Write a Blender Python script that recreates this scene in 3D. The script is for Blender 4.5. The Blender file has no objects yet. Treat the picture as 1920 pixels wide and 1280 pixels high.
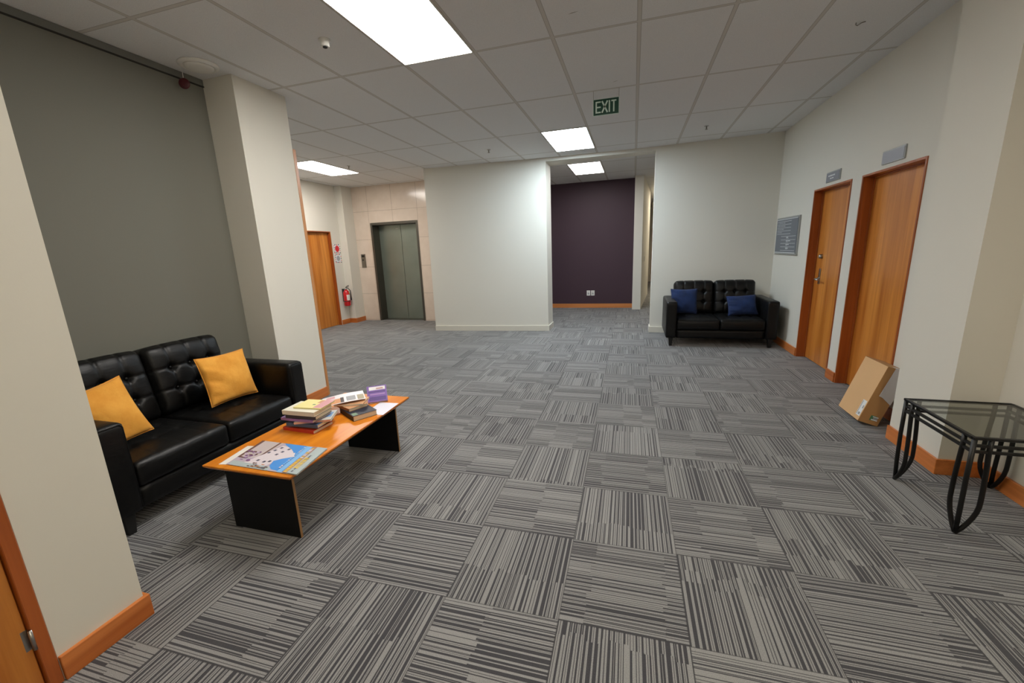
import bpy, bmesh, math, random
from mathutils import Vector, Matrix

S = bpy.context.scene
COL = S.collection
PI = math.pi

# ------------------------------------------------------------ camera
CH = 2.943          # ceiling height
right = Vector((0.9591031831749818, 0.28019461338282636, -0.04015050005748327))
down = Vector((0.024759486828676, -0.22434868485553872, -0.9741943519727319))
fwd = Vector((-0.28197172169492124, 0.9333587982307976, -0.22211101262558602))
cam_data = bpy.data.cameras.new('camera')
cam = bpy.data.objects.new('camera', cam_data)
COL.objects.link(cam)
m = Matrix((right, -down, -fwd)).transposed().to_4x4()
m.translation = Vector((0, 0, 1.4566))
cam.matrix_world = m
cam_data.sensor_width = 36
cam_data.lens = 780.0583 / 1920 * 36
cam_data.shift_x = 6.33 / 1920
cam_data.shift_y = 7.55 / 1920
cam_data.clip_start = 0.02
S.camera = cam

# ------------------------------------------------------------ world and exposure
w = bpy.data.worlds.new('world')
S.world = w
w.use_nodes = True
w.node_tree.nodes['Background'].inputs[0].default_value = (0.05, 0.05, 0.055, 1)
w.node_tree.nodes['Background'].inputs[1].default_value = 0.2
S.view_settings.view_transform = 'Standard'
S.view_settings.look = 'None'
S.view_settings.gamma = 1
S.view_settings.use_curve_mapping = False
S.view_settings.exposure = 0.40

# strengths and colours of the ceiling panels (corner x, corner y, strength, colour)
LAMPS = dict(
    near=(20.0, (1.0, 0.96, 0.90)),
    mid=(26.0, (0.78, 0.93, 1.04)),
    far=(12.0, (1.0, 0.96, 0.93)),
    lobby=(20.0, (1.0, 0.94, 0.87)),
    fore_fill=(7.5, (1.0, 0.93, 0.82)),  # unseen panel, added to brighten the right pier and near walls
    back=(18.0, (1.0, 0.90, 0.70)),  # unseen panel, added for the warm light along the right wall
    corr=(14.0, (1.0, 0.88, 0.68)))


# ------------------------------------------------------------ materials
def s2l(c):
    c = c / 255.0
    return c / 12.92 if c <= 0.04045 else ((c + 0.055) / 1.055) ** 2.4


def rgb(r, g, b):
    return (s2l(r), s2l(g), s2l(b), 1)


MATS = {}


def mat(name, col, rough=0.6, metal=0.0, bump=None, spec=0.5, vary=None, coat=0.0, sheen=0.0):
    """principled material; bump=(scale, strength, distance); vary=(scale, amount)"""
    if name in MATS:
        return MATS[name]
    M = bpy.data.materials.new(name)
    M.use_nodes = True
    nt = M.node_tree
    b = nt.nodes['Principled BSDF']
    b.inputs['Base Color'].default_value = col
    b.inputs['Roughness'].default_value = rough
    b.inputs['Metallic'].default_value = metal
    b.inputs['Specular IOR Level'].default_value = spec
    b.inputs['Coat Weight'].default_value = coat
    b.inputs['Sheen Weight'].default_value = sheen
    tc = nt.nodes.new('ShaderNodeTexCoord')
    if vary:
        n = nt.nodes.new('ShaderNodeTexNoise')
        n.inputs['Scale'].default_value = vary[0]
        n.inputs['Detail'].default_value = 4
        nt.links.new(tc.outputs['Object'], n.inputs['Vector'])
        r = nt.nodes.new('ShaderNodeMapRange')
        r.inputs[1].default_value = 0.25
        r.inputs[2].default_value = 0.75
        r.inputs[3].default_value = 1 - vary[1]
        r.inputs[4].default_value = 1 + vary[1]
        nt.links.new(n.outputs['Fac'], r.inputs[0])
        v = nt.nodes.new('ShaderNodeVectorMath')
        v.operation = 'SCALE'
        v.inputs[0].default_value = col[:3]
        nt.links.new(r.outputs[0], v.inputs['Scale'])
        nt.links.new(v.outputs[0], b.inputs['Base Color'])
    if bump:
        n = nt.nodes.new('ShaderNodeTexNoise')
        n.inputs['Scale'].default_value = bump[0]
        n.inputs['Detail'].default_value = 3
        nt.links.new(tc.outputs['Object'], n.inputs['Vector'])
        bp = nt.nodes.new('ShaderNodeBump')
        bp.inputs['Strength'].default_value = bump[1]
        bp.inputs['Distance'].default_value = bump[2]
        nt.links.new(n.outputs['Fac'], bp.inputs['Height'])
        nt.links.new(bp.outputs[0], b.inputs['Normal'])
    MATS[name] = M
    return M


class NT:
    """tiny node graph helper"""
    def __init__(self, name):
        self.M = bpy.data.materials.new(name)
        self.M.use_nodes = True
        self.t = self.M.node_tree
        self.b = self.t.nodes['Principled BSDF']
        MATS[name] = self.M

    def n(self, kind, **kw):
        o = self.t.nodes.new(kind)
        for k, v in kw.items():
            setattr(o, k, v)
        return o

    def put(self, sock, v):
        if isinstance(v, bpy.types.NodeSocket):
            self.t.links.new(v, sock)
        else:
            sock.default_value = v

    def math(self, op, a, b=None, c=None):
        o = self.n('ShaderNodeMath', operation=op)
        self.put(o.inputs[0], a)
        if b is not None:
            self.put(o.inputs[1], b)
        if c is not None:
            self.put(o.inputs[2], c)
        return o.outputs[0]

    def mixf(self, f, a, b):
        o = self.n('ShaderNodeMix', data_type='FLOAT')
        self.put(o.inputs[0], f)
        self.put(o.inputs[2], a)
        self.put(o.inputs[3], b)
        return o.outputs[0]

    def mixc(self, f, a, b, blend='MIX'):
        o = self.n('ShaderNodeMix', data_type='RGBA', blend_type=blend)
        self.put(o.inputs[0], f)
        self.put(o.inputs[6], a)
        self.put(o.inputs[7], b)
        return o.outputs[2]

    def xyz(self, x, y, z=0.0):
        o = self.n('ShaderNodeCombineXYZ')
        self.put(o.inputs[0], x)
        self.put(o.inputs[1], y)
        self.put(o.inputs[2], z)
        return o.outputs[0]

    def white(self, v):
        o = self.n('ShaderNodeTexWhiteNoise', noise_dimensions='3D')
        self.put(o.inputs['Vector'], v)
        return o.outputs['Value']

    def noise(self, v, scale, detail=2.0, rough=0.5):
        o = self.n('ShaderNodeTexNoise')
        self.put(o.inputs['Vector'], v)
        o.inputs['Scale'].default_value = scale
        o.inputs['Detail'].default_value = detail
        o.inputs['Roughness'].default_value = rough
        return o.outputs['Fac']

    def ramp(self, f, stops):
        o = self.n('ShaderNodeValToRGB')
        self.put(o.inputs[0], f)
        e = o.color_ramp.elements
        while len(e) < len(stops):
            e.new(0.5)
        for i, (p, c) in enumerate(stops):
            e[i].position = p
            e[i].color = c
        return o.outputs[0]

    def bump(self, h, strength=0.3, dist=0.001):
        o = self.n('ShaderNodeBump')
        o.inputs['Strength'].default_value = strength
        o.inputs['Distance'].default_value = dist
        self.put(o.inputs['Height'], h)
        self.t.links.new(o.outputs[0], self.b.inputs['Normal'])


def carpet_material():
    g = NT('carpet_tiles')
    tc = g.n('ShaderNodeTexCoord').outputs['Object']
    mp = g.n('ShaderNodeMapping', vector_type='TEXTURE')
    mp.inputs['Location'].default_value = (0.22562, 2.8542, 0)
    mp.inputs['Rotation'].default_value = (0, 0, 0.0088)
    mp.inputs['Scale'].default_value = (0.49211, 0.49211, 1)
    g.t.links.new(tc, mp.inputs['Vector'])
    sp = g.n('ShaderNodeSeparateXYZ')
    g.t.links.new(mp.outputs[0], sp.inputs[0])
    X, Y = sp.outputs[0], sp.outputs[1]
    ix = g.math('FLOOR', X)
    iy = g.math('FLOOR', Y)
    fx = g.math('FRACT', X)
    fy = g.math('FRACT', Y)
    # odd cells (ix+iy odd) run their stripes along y
    par = g.math('FLOORED_MODULO', g.math('ADD', ix, iy), 2.0)
    u = g.mixf(par, fy, fx)         # across the stripes
    v = g.mixf(par, fx, fy)         # along the stripes
    tid = g.white(g.xyz(ix, iy, 3.0))
    tid2 = g.white(g.xyz(ix, iy, 9.0))
    grp = g.math('FLOOR', g.math('MULTIPLY', u, 9.0))
    jit = g.math('MULTIPLY', g.math('SUBTRACT', g.white(g.xyz(grp, tid, 5.0)), 0.5), 0.07)
    br = g.math('ADD', g.math('MULTIPLY_ADD', tid, 0.9, 0.02), jit)
    br2 = g.math('ADD', g.math('MULTIPLY_ADD', tid2, 2.2, 0.2), jit)
    seg = g.math('ADD', g.math('GREATER_THAN', v, br), g.math('GREATER_THAN', v, br2))
    key = g.math('MULTIPLY_ADD', tid, 57.0, g.math('MULTIPLY', seg, 13.0))
    # tufted stripes: near regular pitch, each with a dark line of its own width,
    # wider in some bands of the tile than in others, and fine lines in between
    wob = g.noise(g.xyz(g.math('MULTIPLY', u, 9.0), g.math('MULTIPLY', tid, 31.0), 2.0), 1.0, 1.0)
    pu = g.math('ADD', g.math('MULTIPLY', u, 23.0), g.math('MULTIPLY', g.math('SUBTRACT', wob, 0.5), 1.6))
    per = g.math('FLOOR', pu)
    fr = g.math('FRACT', pu)
    w1 = g.white(g.xyz(per, key, 1.0))
    w2 = g.white(g.xyz(per, key, 6.0))
    slow = g.noise(g.xyz(g.math('MULTIPLY', u, 4.0), key, 0.0), 1.0, 1.0)
    duty = g.math('ADD', g.math('MULTIPLY', w1, 0.42), g.math('MULTIPLY_ADD', g.math('SUBTRACT', slow, 0.5), 1.5, 0.22))
    duty = g.math('MINIMUM', g.math('MAXIMUM', duty, 0.10), 0.84)
    dark = g.math('LESS_THAN', fr, duty)
    mid = g.math('MULTIPLY_ADD', g.math('ADD', duty, 1.0), 0.5, 0.0)
    thin = g.math('LESS_THAN', g.math('ABSOLUTE', g.math('SUBTRACT', fr, mid)), 0.065)
    thin = g.math('MULTIPLY', thin, g.math('LESS_THAN', w2, 0.75))
    thin = g.math('MULTIPLY', thin, g.math('LESS_THAN', duty, 0.55))
    dark = g.math('MAXIMUM', dark, g.math('MULTIPLY', thin, 0.8))
    # a fine light yarn splits some of the widest dark bands
    split = g.math('LESS_THAN', g.math('ABSOLUTE', g.math('SUBTRACT', fr, g.math('MULTIPLY', duty, 0.5))), 0.05)
    split = g.math('MULTIPLY', split, g.math('GREATER_THAN', g.math('MULTIPLY', duty, w2), 0.36))
    dark = g.math('SUBTRACT', dark, g.math('MULTIPLY', split, 0.8))
    # yarn speckle
    yn = g.noise(tc, 420.0, 2.0, 0.7)
    yn2 = g.noise(tc, 150.0, 2.0, 0.6)
    light_c = g.ramp(yn, [(0.3, rgb(102, 102, 102)), (0.7, rgb(162, 161, 160))])
    dark_c = g.ramp(yn, [(0.3, rgb(38, 38, 43)), (0.72, rgb(68, 67, 72))])
    c = g.mixc(dark, light_c, dark_c)
    tone = g.math('MULTIPLY_ADD', tid2, 0.14, 0.93)
    c2 = g.n('ShaderNodeVectorMath', operation='SCALE')
    g.put(c2.inputs[0], c)
    g.put(c2.inputs['Scale'], tone)
    # seams
    ex = g.math('MINIMUM', g.math('MINIMUM', fx, g.math('SUBTRACT', 1.0, fx)), g.math('MINIMUM', fy, g.math('SUBTRACT', 1.0, fy)))
    seam = g.math('LESS_THAN', ex, 0.005)
    c3 = g.mixc(g.math('MULTIPLY', seam, 0.55), c2.outputs[0], rgb(48, 47, 50))
    g.put(g.b.inputs['Base Color'], c3)
    g.b.inputs['Roughness'].default_value = 0.85
    g.b.inputs['Specular IOR Level'].default_value = 0.35
    g.b.inputs['Sheen Weight'].default_value = 0.25
    g.b.inputs['Sheen Roughness'].default_value = 0.5
    h = g.math('ADD', g.math('MULTIPLY', yn2, 0.6), g.math('SUBTRACT', g.math('MULTIPLY', yn, 0.5), g.math('MULTIPLY', dark, 0.25)))
    g.bump(h, 0.55, 0.0025)
    return g.M


def ceiling_material():
    g = NT('ceiling_tiles')
    tc = g.n('ShaderNodeTexCoord').outputs['Object']
    sp = g.n('ShaderNodeSeparateXYZ')
    g.t.links.new(tc, sp.inputs[0])
    X = g.math('DIVIDE', g.math('SUBTRACT', sp.outputs[0], 0.0007), 0.6)
    Y = g.math('DIVIDE', g.math('SUBTRACT', sp.outputs[1], 3.3903), 1.2)
    fx = g.math('FRACT', X)
    fy = g.math('FRACT', Y)
    dx = g.math('MULTIPLY', g.math('MINIMUM', fx, g.math('SUBTRACT', 1.0, fx)), 0.6)
    dy = g.math('MULTIPLY', g.math('MINIMUM', fy, g.math('SUBTRACT', 1.0, fy)), 1.2)
    d = g.math('MINIMUM', dx, dy)
    bar = g.math('LESS_THAN', d, 0.0115)
    edge = g.math('MULTIPLY', g.math('LESS_THAN', d, 0.0150), g.math('SUBTRACT', 1.0, bar))
    n1 = g.noise(tc, 260.0, 2.0, 0.7)
    n2 = g.noise(tc, 1.3, 3.0, 0.6)
    base = g.ramp(n1, [(0.3, rgb(216, 216, 217)), (0.55, rgb(232, 232, 232)), (0.8, rgb(240, 240, 240))])
    base = g.mixc(g.math('MULTIPLY', n2, 0.20), base, rgb(212, 209, 205))
    c = g.mixc(bar, base, rgb(206, 202, 196))
    c = g.mixc(edge, c, rgb(170, 166, 160))
    g.put(g.b.inputs['Base Color'], c)
    g.b.inputs['Roughness'].default_value = 0.9
    h = g.math('ADD', g.math('MULTIPLY', n1, 0.15), g.math('MULTIPLY', bar, -1.0))
    g.bump(h, 0.6, 0.004)
    return g.M


def wood_material(name, dark, light, axis=2, scale=1.0, rough=0.32, coat=0.15):
    """straight grained varnished timber; grain runs along the given object axis"""
    g = NT(name)
    tc = g.n('ShaderNodeTexCoord').outputs['Object']
    mp = g.n('ShaderNodeMapping')
    sc = [28.0 * scale, 28.0 * scale, 28.0 * scale]
    sc[axis] = 0.9 * scale
    mp.inputs['Scale'].default_value = sc
    g.t.links.new(tc, mp.inputs['Vector'])
    n1 = g.noise(mp.outputs[0], 1.0, 5.0, 0.6)
    mp2 = g.n('ShaderNodeMapping')
    sc2 = [6.0 * scale] * 3
    sc2[axis] = 0.5 * scale
    mp2.inputs['Scale'].default_value = sc2
    g.t.links.new(tc, mp2.inputs['Vector'])
    n2 = g.noise(mp2.outputs[0], 1.0, 2.0, 0.5)
    f = g.math('ADD', g.math('MULTIPLY', n1, 0.5), g.math('MULTIPLY', n2, 0.5))
    mid = tuple((a + b) / 2 for a, b in zip(dark, light))
    c = g.ramp(f, [(0.34, dark), (0.5, mid), (0.66, light)])
    g.put(g.b.inputs['Base Color'], c)
    g.b.inputs['Roughness'].default_value = rough
    g.b.inputs['Coat Weight'].default_value = coat
    g.b.inputs['Coat Roughness'].default_value = 0.25
    g.bump(n1, 0.08, 0.0006)
    return g.M


def stone_material():
    g = NT('lift_wall_tiles')
    tc = g.n('ShaderNodeTexCoord').outputs['Object']
    sp = g.n('ShaderNodeSeparateXYZ')
    g.t.links.new(tc, sp.inputs[0])
    fx = g.math('FRACT', g.math('DIVIDE', g.math('ADD', sp.outputs[0], 5.02), 0.6))
    fz = g.math('FRACT', g.math('DIVIDE', g.math('SUBTRACT', sp.outputs[2], 0.02), 0.6))
    d = g.math('MINIMUM', g.math('MINIMUM', fx, g.math('SUBTRACT', 1.0, fx)), g.math('MINIMUM', fz, g.math('SUBTRACT', 1.0, fz)))
    j = g.math('LESS_THAN', d, 0.0055)
    n = g.noise(tc, 5.0, 5.0, 0.6)
    c = g.ramp(n, [(0.3, rgb(214, 198, 182)), (0.7, rgb(222, 207, 192))])
    c = g.mixc(g.math('MULTIPLY', j, 0.7), c, rgb(150, 134, 118))
    g.put(g.b.inputs['Base Color'], c)
    g.b.inputs['Roughness'].default_value = 0.16
    g.bump(g.math('MULTIPLY', j, -1.0), 0.4, 0.002)
    return g.M


def leather_material():
    g = NT('black_leather')
    tc = g.n('ShaderNodeTexCoord').outputs['Object']
    v = g.n('ShaderNodeTexVoronoi')
    v.inputs['Scale'].default_value = 260.0
    g.t.links.new(tc, v.inputs['Vector'])
    n = g.noise(tc, 14.0, 4.0, 0.6)
    mp = g.n('ShaderNodeMapping')
    mp.inputs['Scale'].default_value = (5.0, 12.0, 12.0)
    g.t.links.new(tc, mp.inputs['Vector'])
    n3 = g.noise(mp.outputs[0], 1.0, 3.0, 0.65)
    c = g.ramp(n, [(0.3, rgb(6, 6, 7)), (0.7, rgb(12, 12, 12))])
    g.put(g.b.inputs['Base Color'], c)
    g.put(g.b.inputs['Roughness'], g.math('MULTIPLY_ADD', n, 0.22, 0.32))
    g.b.inputs['Specular IOR Level'].default_value = 0.32
    h = g.math('ADD', g.math('MULTIPLY', v.outputs['Distance'], 0.05), g.math('MULTIPLY', n3, 1.2))
    g.bump(h, 0.55, 0.006)
    return g.M


def fabric_material(name, a, b, wr=0.5):
    g = NT(name)
    tc = g.n('ShaderNodeTexCoord').outputs['Object']
    n = g.noise(tc, 9.0, 4.0, 0.6)
    f = g.noise(tc, 500.0, 1.0, 0.5)
    c = g.ramp(n, [(0.3, a), (0.7, b)])
    g.put(g.b.inputs['Base Color'], c)
    g.b.inputs['Roughness'].default_value = 0.85
    g.b.inputs['Sheen Weight'].default_value = 0.08
    g.bump(g.math('ADD', g.math('MULTIPLY', f, 0.25), g.math('MULTIPLY', n, wr * 5)), 0.5, 0.004)
    return g.M


def emit_material(name, col, strength):
    g = NT(name)
    tc = g.n('ShaderNodeTexCoord').outputs['Object']
    sp = g.n('ShaderNodeSeparateXYZ')
    g.t.links.new(tc, sp.inputs[0])
    # two long tubes behind the prismatic sheet: a little brighter along their length
    s = g.math('ABSOLUTE', sp.outputs[0])
    t = g.math('ABSOLUTE', g.math('SUBTRACT', s, 0.15))
    k = g.n('ShaderNodeMapRange')
    k.inputs[1].default_value = 0.0
    k.inputs[2].default_value = 0.16
    k.inputs[3].default_value = 1.12
    k.inputs[4].default_value = 0.88
    g.t.links.new(t, k.inputs[0])
    g.b.inputs['Base Color'].default_value = (0.8, 0.8, 0.8, 1)
    g.b.inputs['Emission Color'].default_value = (*col, 1)
    g.put(g.b.inputs['Emission Strength'], g.math('MULTIPLY', k.outputs[0], strength))
    return g.M


def glass_material():
    g = NT('smoked_glass')
    b = g.b
    b.inputs['Base Color'].default_value = (0.42, 0.46, 0.44, 1)
    b.inputs['Roughness'].default_value = 0.03
    b.inputs['Transmission Weight'].default_value = 1.0
    b.inputs['IOR'].default_value = 1.45
    # thin sheet: let light through for shadow rays of the glass by mixing plain transparency
    tr = g.n('ShaderNodeBsdfTransparent')
    tr.inputs[0].default_value = (0.74, 0.76, 0.73, 1)
    gl = g.n('ShaderNodeBsdfGlossy')
    gl.inputs['Roughness'].default_value = 0.04
    lw = g.n('ShaderNodeLayerWeight')
    fr = g.math('MULTIPLY_ADD', g.math('POWER', lw.outputs['Facing'], 5.0), 0.9, 0.04)
    mx = g.n('ShaderNodeMixShader')
    g.t.links.new(fr, mx.inputs[0])
    g.t.links.new(tr.outputs[0], mx.inputs[1])
    g.t.links.new(gl.outputs[0], mx.inputs[2])
    out = [n for n in g.t.nodes if n.type == 'OUTPUT_MATERIAL'][0]
    g.t.links.new(mx.outputs[0], out.inputs[0])
    return g.M


M_carpet = carpet_material()
M_ceil = ceiling_material()
M_stone = stone_material()
M_leather = leather_material()
M_glass = glass_material()
M_wall = mat('wall_paint', rgb(220, 216, 205), 0.75, bump=(180, 0.12, 0.001))
M_gray = mat('grey_wall_paint', rgb(112, 111, 101), 0.8, bump=(180, 0.12, 0.001))
M_grayband = mat('grey_rail_paint', rgb(112, 112, 106), 0.7)
M_purple = mat('aubergine_paint', rgb(64, 42, 54), 0.6, bump=(180, 0.1, 0.001))
M_trimpaint = mat('painted_skirting', rgb(214, 209, 196), 0.45)
WD, WL = rgb(150, 72, 20), rgb(205, 118, 44)
M_doorwood = wood_material('rimu_door_veneer', rgb(172, 94, 28), rgb(224, 148, 66), 2)
M_frame = wood_material('rimu_frame', rgb(140, 66, 22), rgb(186, 100, 42), 2)
M_base_x = wood_material('rimu_skirting_x', rgb(176, 92, 36), rgb(222, 136, 70), 0)
M_base_y = wood_material('rimu_skirting_y', rgb(176, 92, 36), rgb(222, 136, 70), 1)
M_table = wood_material('table_top_wood', rgb(190, 100, 14), rgb(234, 148, 40), 1, 0.8, 0.34, 0.08)
M_table.node_tree.nodes['Principled BSDF'].inputs['Specular IOR Level'].default_value = 0.35
M_tableedge = wood_material('table_edge_wood', rgb(160, 84, 24), rgb(206, 124, 52), 1, 0.8, 0.3)
M_edgestrip = mat('edge_strip_timber', rgb(150, 112, 70), 0.5)
M_post = wood_material('pale_timber', rgb(176, 116, 66), rgb(206, 148, 96), 2)
M_blackpanel = mat('black_laminate', rgb(7, 7, 8), 0.6, spec=0.25, bump=(300, 0.05, 0.001))
M_iron = mat('black_iron', rgb(22, 21, 20), 0.42, metal=0.3, bump=(60, 0.12, 0.001))
M_steel = mat('brushed_steel', rgb(178, 176, 172), 0.3, metal=1.0)
M_dullsteel = mat('dull_steel', rgb(140, 134, 124), 0.38, metal=0.9)
M_liftdoor = mat('lift_door_steel', rgb(134, 142, 132), 0.34, metal=0.55, vary=(2.5, 0.08))
M_liftframe = mat('lift_frame_steel', rgb(88, 84, 76), 0.36, metal=0.55)
M_white = mat('white_plastic', rgb(232, 230, 224), 0.45)
M_grid = mat('panel_frame_white', rgb(196, 190, 182), 0.5)
M_paper = mat('paper', rgb(226, 222, 214), 0.8)
M_pages = mat('page_block', rgb(214, 202, 178), 0.85, bump=(400, 0.2, 0.001))
M_dark = mat('near_black', rgb(20, 20, 20), 0.5)
M_silver = mat('sign_silver', rgb(168, 170, 170), 0.35, metal=0.6)
M_signgrey = mat('sign_grey', rgb(138, 140, 148), 0.5)
M_slate = mat('sign_slate', rgb(112, 116, 124), 0.5)
M_signlight = mat('sign_pale_grey', rgb(164, 166, 174), 0.45)
M_signwhite = mat('sign_white', rgb(226, 230, 232), 0.5)
M_green = mat('exit_green', rgb(14, 66, 50), 0.35)
M_exitwhite = mat('exit_white', rgb(206, 226, 214), 0.4)
M_red = mat('extinguisher_red', rgb(200, 24, 34), 0.25, coat=0.4)
M_redprint = mat('red_print', rgb(214, 28, 44), 0.5)
M_yellowlab = mat('yellow_label', rgb(226, 168, 60), 0.5)
M_card = mat('cardboard', rgb(216, 174, 126), 0.85, vary=(2.0, 0.05), bump=(120, 0.1, 0.001))
M_cardside = mat('cardboard_darker', rgb(176, 130, 80), 0.85, vary=(3.0, 0.05), bump=(120, 0.1, 0.001))  # darker tone of the same cardboard, for all faces but the front
M_tape = mat('packing_tape', rgb(214, 168, 128), 0.3)
M_mustard = fabric_material('mustard_cloth', rgb(222, 150, 48), rgb(238, 172, 70))
M_navy = fabric_material('navy_cloth', rgb(10, 32, 72), rgb(16, 46, 98))
M_shadowline = mat('shadow_gap', rgb(40, 38, 34), 0.8)


def flat(name, r, g, b, rough=0.5):
    return mat(name, rgb(r, g, b), rough)


# ------------------------------------------------------------ mesh helpers
class MB:
    def __init__(self):
        self.v = []
        self.f = []
        self.mi = []
        self.mats = []
        self.smooth = []

    def _m(self, m):
        if m not in self.mats:
            self.mats.append(m)
        return self.mats.index(m)

    def add(self, verts, faces, m, smooth=False):
        o = len(self.v)
        self.v += [tuple(p) for p in verts]
        i = self._m(m)
        for f in faces:
            self.f.append([o + k for k in f])
            self.mi.append(i)
            self.smooth.append(smooth)

    def box(self, x0, x1, y0, y1, z0, z1, m, xf=None):
        vs = [Vector(p) for p in ((x0, y0, z0), (x1, y0, z0), (x1, y1, z0), (x0, y1, z0), (x0, y0, z1), (x1, y0, z1), (x1, y1, z1), (x0, y1, z1))]
        if xf is not None:
            vs = [xf @ p for p in vs]
        self.add(vs, [(0, 3, 2, 1), (4, 5, 6, 7), (0, 1, 5, 4), (1, 2, 6, 5), (2, 3, 7, 6), (3, 0, 4, 7)], m)
        return self

    def prism(self, pts, z0, z1, m):
        n = len(pts)
        vs = [(x, y, z0) for x, y in pts] + [(x, y, z1) for x, y in pts]
        self.add(vs, [tuple(reversed(range(n))), tuple(range(n, 2 * n))] + [(i, (i + 1) % n, n + (i + 1) % n, n + i) for i in range(n)], m)
        return self

    def poly(self, pts, m):
        self.add(pts, [tuple(range(len(pts)))], m)
        return self

    def lathe(self, prof, m, seg=24, xf=None, smooth=True):
        """prof: list of (r, z), revolved about z"""
        vs = []
        for r, z in prof:
            for k in range(seg):
                a = 2 * PI * k / seg
                p = Vector((r * math.cos(a), r * math.sin(a), z))
                vs.append(xf @ p if xf is not None else p)
        fs = []
        for i in range(len(prof) - 1):
            for k in range(seg):
                k2 = (k + 1) % seg
                fs.append((i * seg + k, i * seg + k2, (i + 1) * seg + k2, (i + 1) * seg + k))
        self.add(vs, fs, m, smooth)
        self.add(vs[:seg], [tuple(reversed(range(seg)))], m)
        self.add(vs[-seg:], [tuple(range(seg))], m)
        return self

    def tube(self, pts, r, m, seg=10, rs=None, square=False):
        pts = [Vector(p) for p in pts]
        n = len(pts)
        if square:
            seg = 4
        rings = []
        up = Vector((0, 0, 1))
        prev = None
        for i, p in enumerate(pts):
            t = (pts[min(i + 1, n - 1)] - pts[max(i - 1, 0)]).normalized()
            if prev is None:
                a = up if abs(t.dot(up)) < 0.9 else Vector((1, 0, 0))
                u = t.cross(a).normalized()
            else:
                u = (prev - t * prev.dot(t)).normalized()
            prev = u
            w_ = t.cross(u)
            rr = rs[i] if rs else r
            off = PI / 4 if square else 0
            rings.append([p + (u * math.cos(2 * PI * k / seg + off) + w_ * math.sin(2 * PI * k / seg + off)) * rr for k in range(seg)])
        vs = [q for ring in rings for q in ring]
        fs = []
        for i in range(n - 1):
            for k in range(seg):
                k2 = (k + 1) % seg
                fs.append((i * seg + k, i * seg + k2, (i + 1) * seg + k2, (i + 1) * seg + k))
        self.add(vs, fs, m, not square)
        self.add(rings[0], [tuple(reversed(range(seg)))], m)
        self.add(rings[-1], [tuple(range(seg))], m)
        return self

    def build(self, name, parent=None, bevel=0.0, seg=2, label=None):
        me = bpy.data.meshes.new(name)
        me.from_pydata(self.v, [], self.f)
        for m in self.mats:
            me.materials.append(m)
        for p, i, s in zip(me.polygons, self.mi, self.smooth):
            p.material_index = i
            p.use_smooth = s
        bm = bmesh.new()
        bm.from_mesh(me)
        bmesh.ops.remove_doubles(bm, verts=bm.verts, dist=1e-6)
        bmesh.ops.recalc_face_normals(bm, faces=bm.faces)
        bm.to_mesh(me)
        bm.free()
        o = bpy.data.objects.new(name, me)
        COL.objects.link(o)
        if parent is not None:
            o.parent = parent
        if bevel > 0:
            b = o.modifiers.new('bevel', 'BEVEL')
            b.width = bevel
            b.segments = seg
            b.limit_method = 'ANGLE'
        if label:
            o['label'] = label
        return o


def tag(o, label=None, cat=None, group=None, kind=None, category=None):
    cat = cat or category
    if label:
        o['label'] = label
    if cat:
        o['category'] = cat
    if group:
        o['group'] = group
    if kind:
        o['kind'] = kind
    return o


def root(name, loc=(0, 0, 0), rot=(0, 0, 0), **kw):
    o = bpy.data.objects.new(name, None)
    COL.objects.link(o)
    o.location = loc
    o.rotation_euler = rot
    o.empty_display_size = 0.1
    return tag(o, **kw)


def struct(name, mb, **kw):
    bevel = kw.pop('bevel', 0)
    return tag(mb.build(name, bevel=bevel), kind='structure', **kw)


def copy_tree(o, parent=None):
    c = o.copy()
    COL.objects.link(c)
    c.parent = parent
    for ch in [x for x in bpy.data.objects if x.parent is o]:
        copy_tree(ch, c)
    return c


def soft_box(mb, size, center, m, n=(20, 14, 8), r=0.03, fn=None, xf=None):
    """rounded box surface on a grid, optionally displaced by fn(p, unit) -> p"""
    hx, hy, hz = size[0] / 2, size[1] / 2, size[2] / 2
    h = (hx, hy, hz)
    verts = []
    faces = []
    index = {}

    def key(i, j, k):
        if (i, j, k) not in index:
            t = [-1 + 2 * i / n[0], -1 + 2 * j / n[1], -1 + 2 * k / n[2]]
            p = Vector([t[a] * h[a] for a in range(3)])
            q = Vector([max(-(h[a] - r), min(h[a] - r, p[a])) for a in range(3)])
            d = p - q
            if d.length > 1e-9:
                # keep grid density in the rounded zone
                p = q + d.normalized() * r
            if fn:
                p = fn(p, t)
            p = p + Vector(center)
            if xf is not None:
                p = xf @ p
            index[(i, j, k)] = len(verts)
            verts.append(p)
        return index[(i, j, k)]
    for i in range(n[0]):
        for j in range(n[1]):
            faces.append((key(i, j, 0), key(i, j + 1, 0), key(i + 1, j + 1, 0), key(i + 1, j, 0)))
            faces.append((key(i, j, n[2]), key(i + 1, j, n[2]), key(i + 1, j + 1, n[2]), key(i, j + 1, n[2])))
    for i in range(n[0]):
        for k in range(n[2]):
            faces.append((key(i, 0, k), key(i + 1, 0, k), key(i + 1, 0, k + 1), key(i, 0, k + 1)))
            faces.append((key(i, n[1], k), key(i, n[1], k + 1), key(i + 1, n[1], k + 1), key(i + 1, n[1], k)))
    for j in range(n[1]):
        for k in range(n[2]):
            faces.append((key(0, j, k), key(0, j, k + 1), key(0, j + 1, k + 1), key(0, j + 1, k)))
            faces.append((key(n[0], j, k), key(n[0], j + 1, k), key(n[0], j + 1, k + 1), key(n[0], j, k + 1)))
    mb.add(verts, faces, m, True)


# ============================================================ SHELL
T = 0.12
struct('floor', MB().box(-6.5, 2.6, -4.2, 20.5, -0.1, 0.0, M_carpet))
struct('ceiling', MB().box(-6.5, 2.6, -4.2, 20.5, CH, CH + 0.1, M_ceil))

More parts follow.
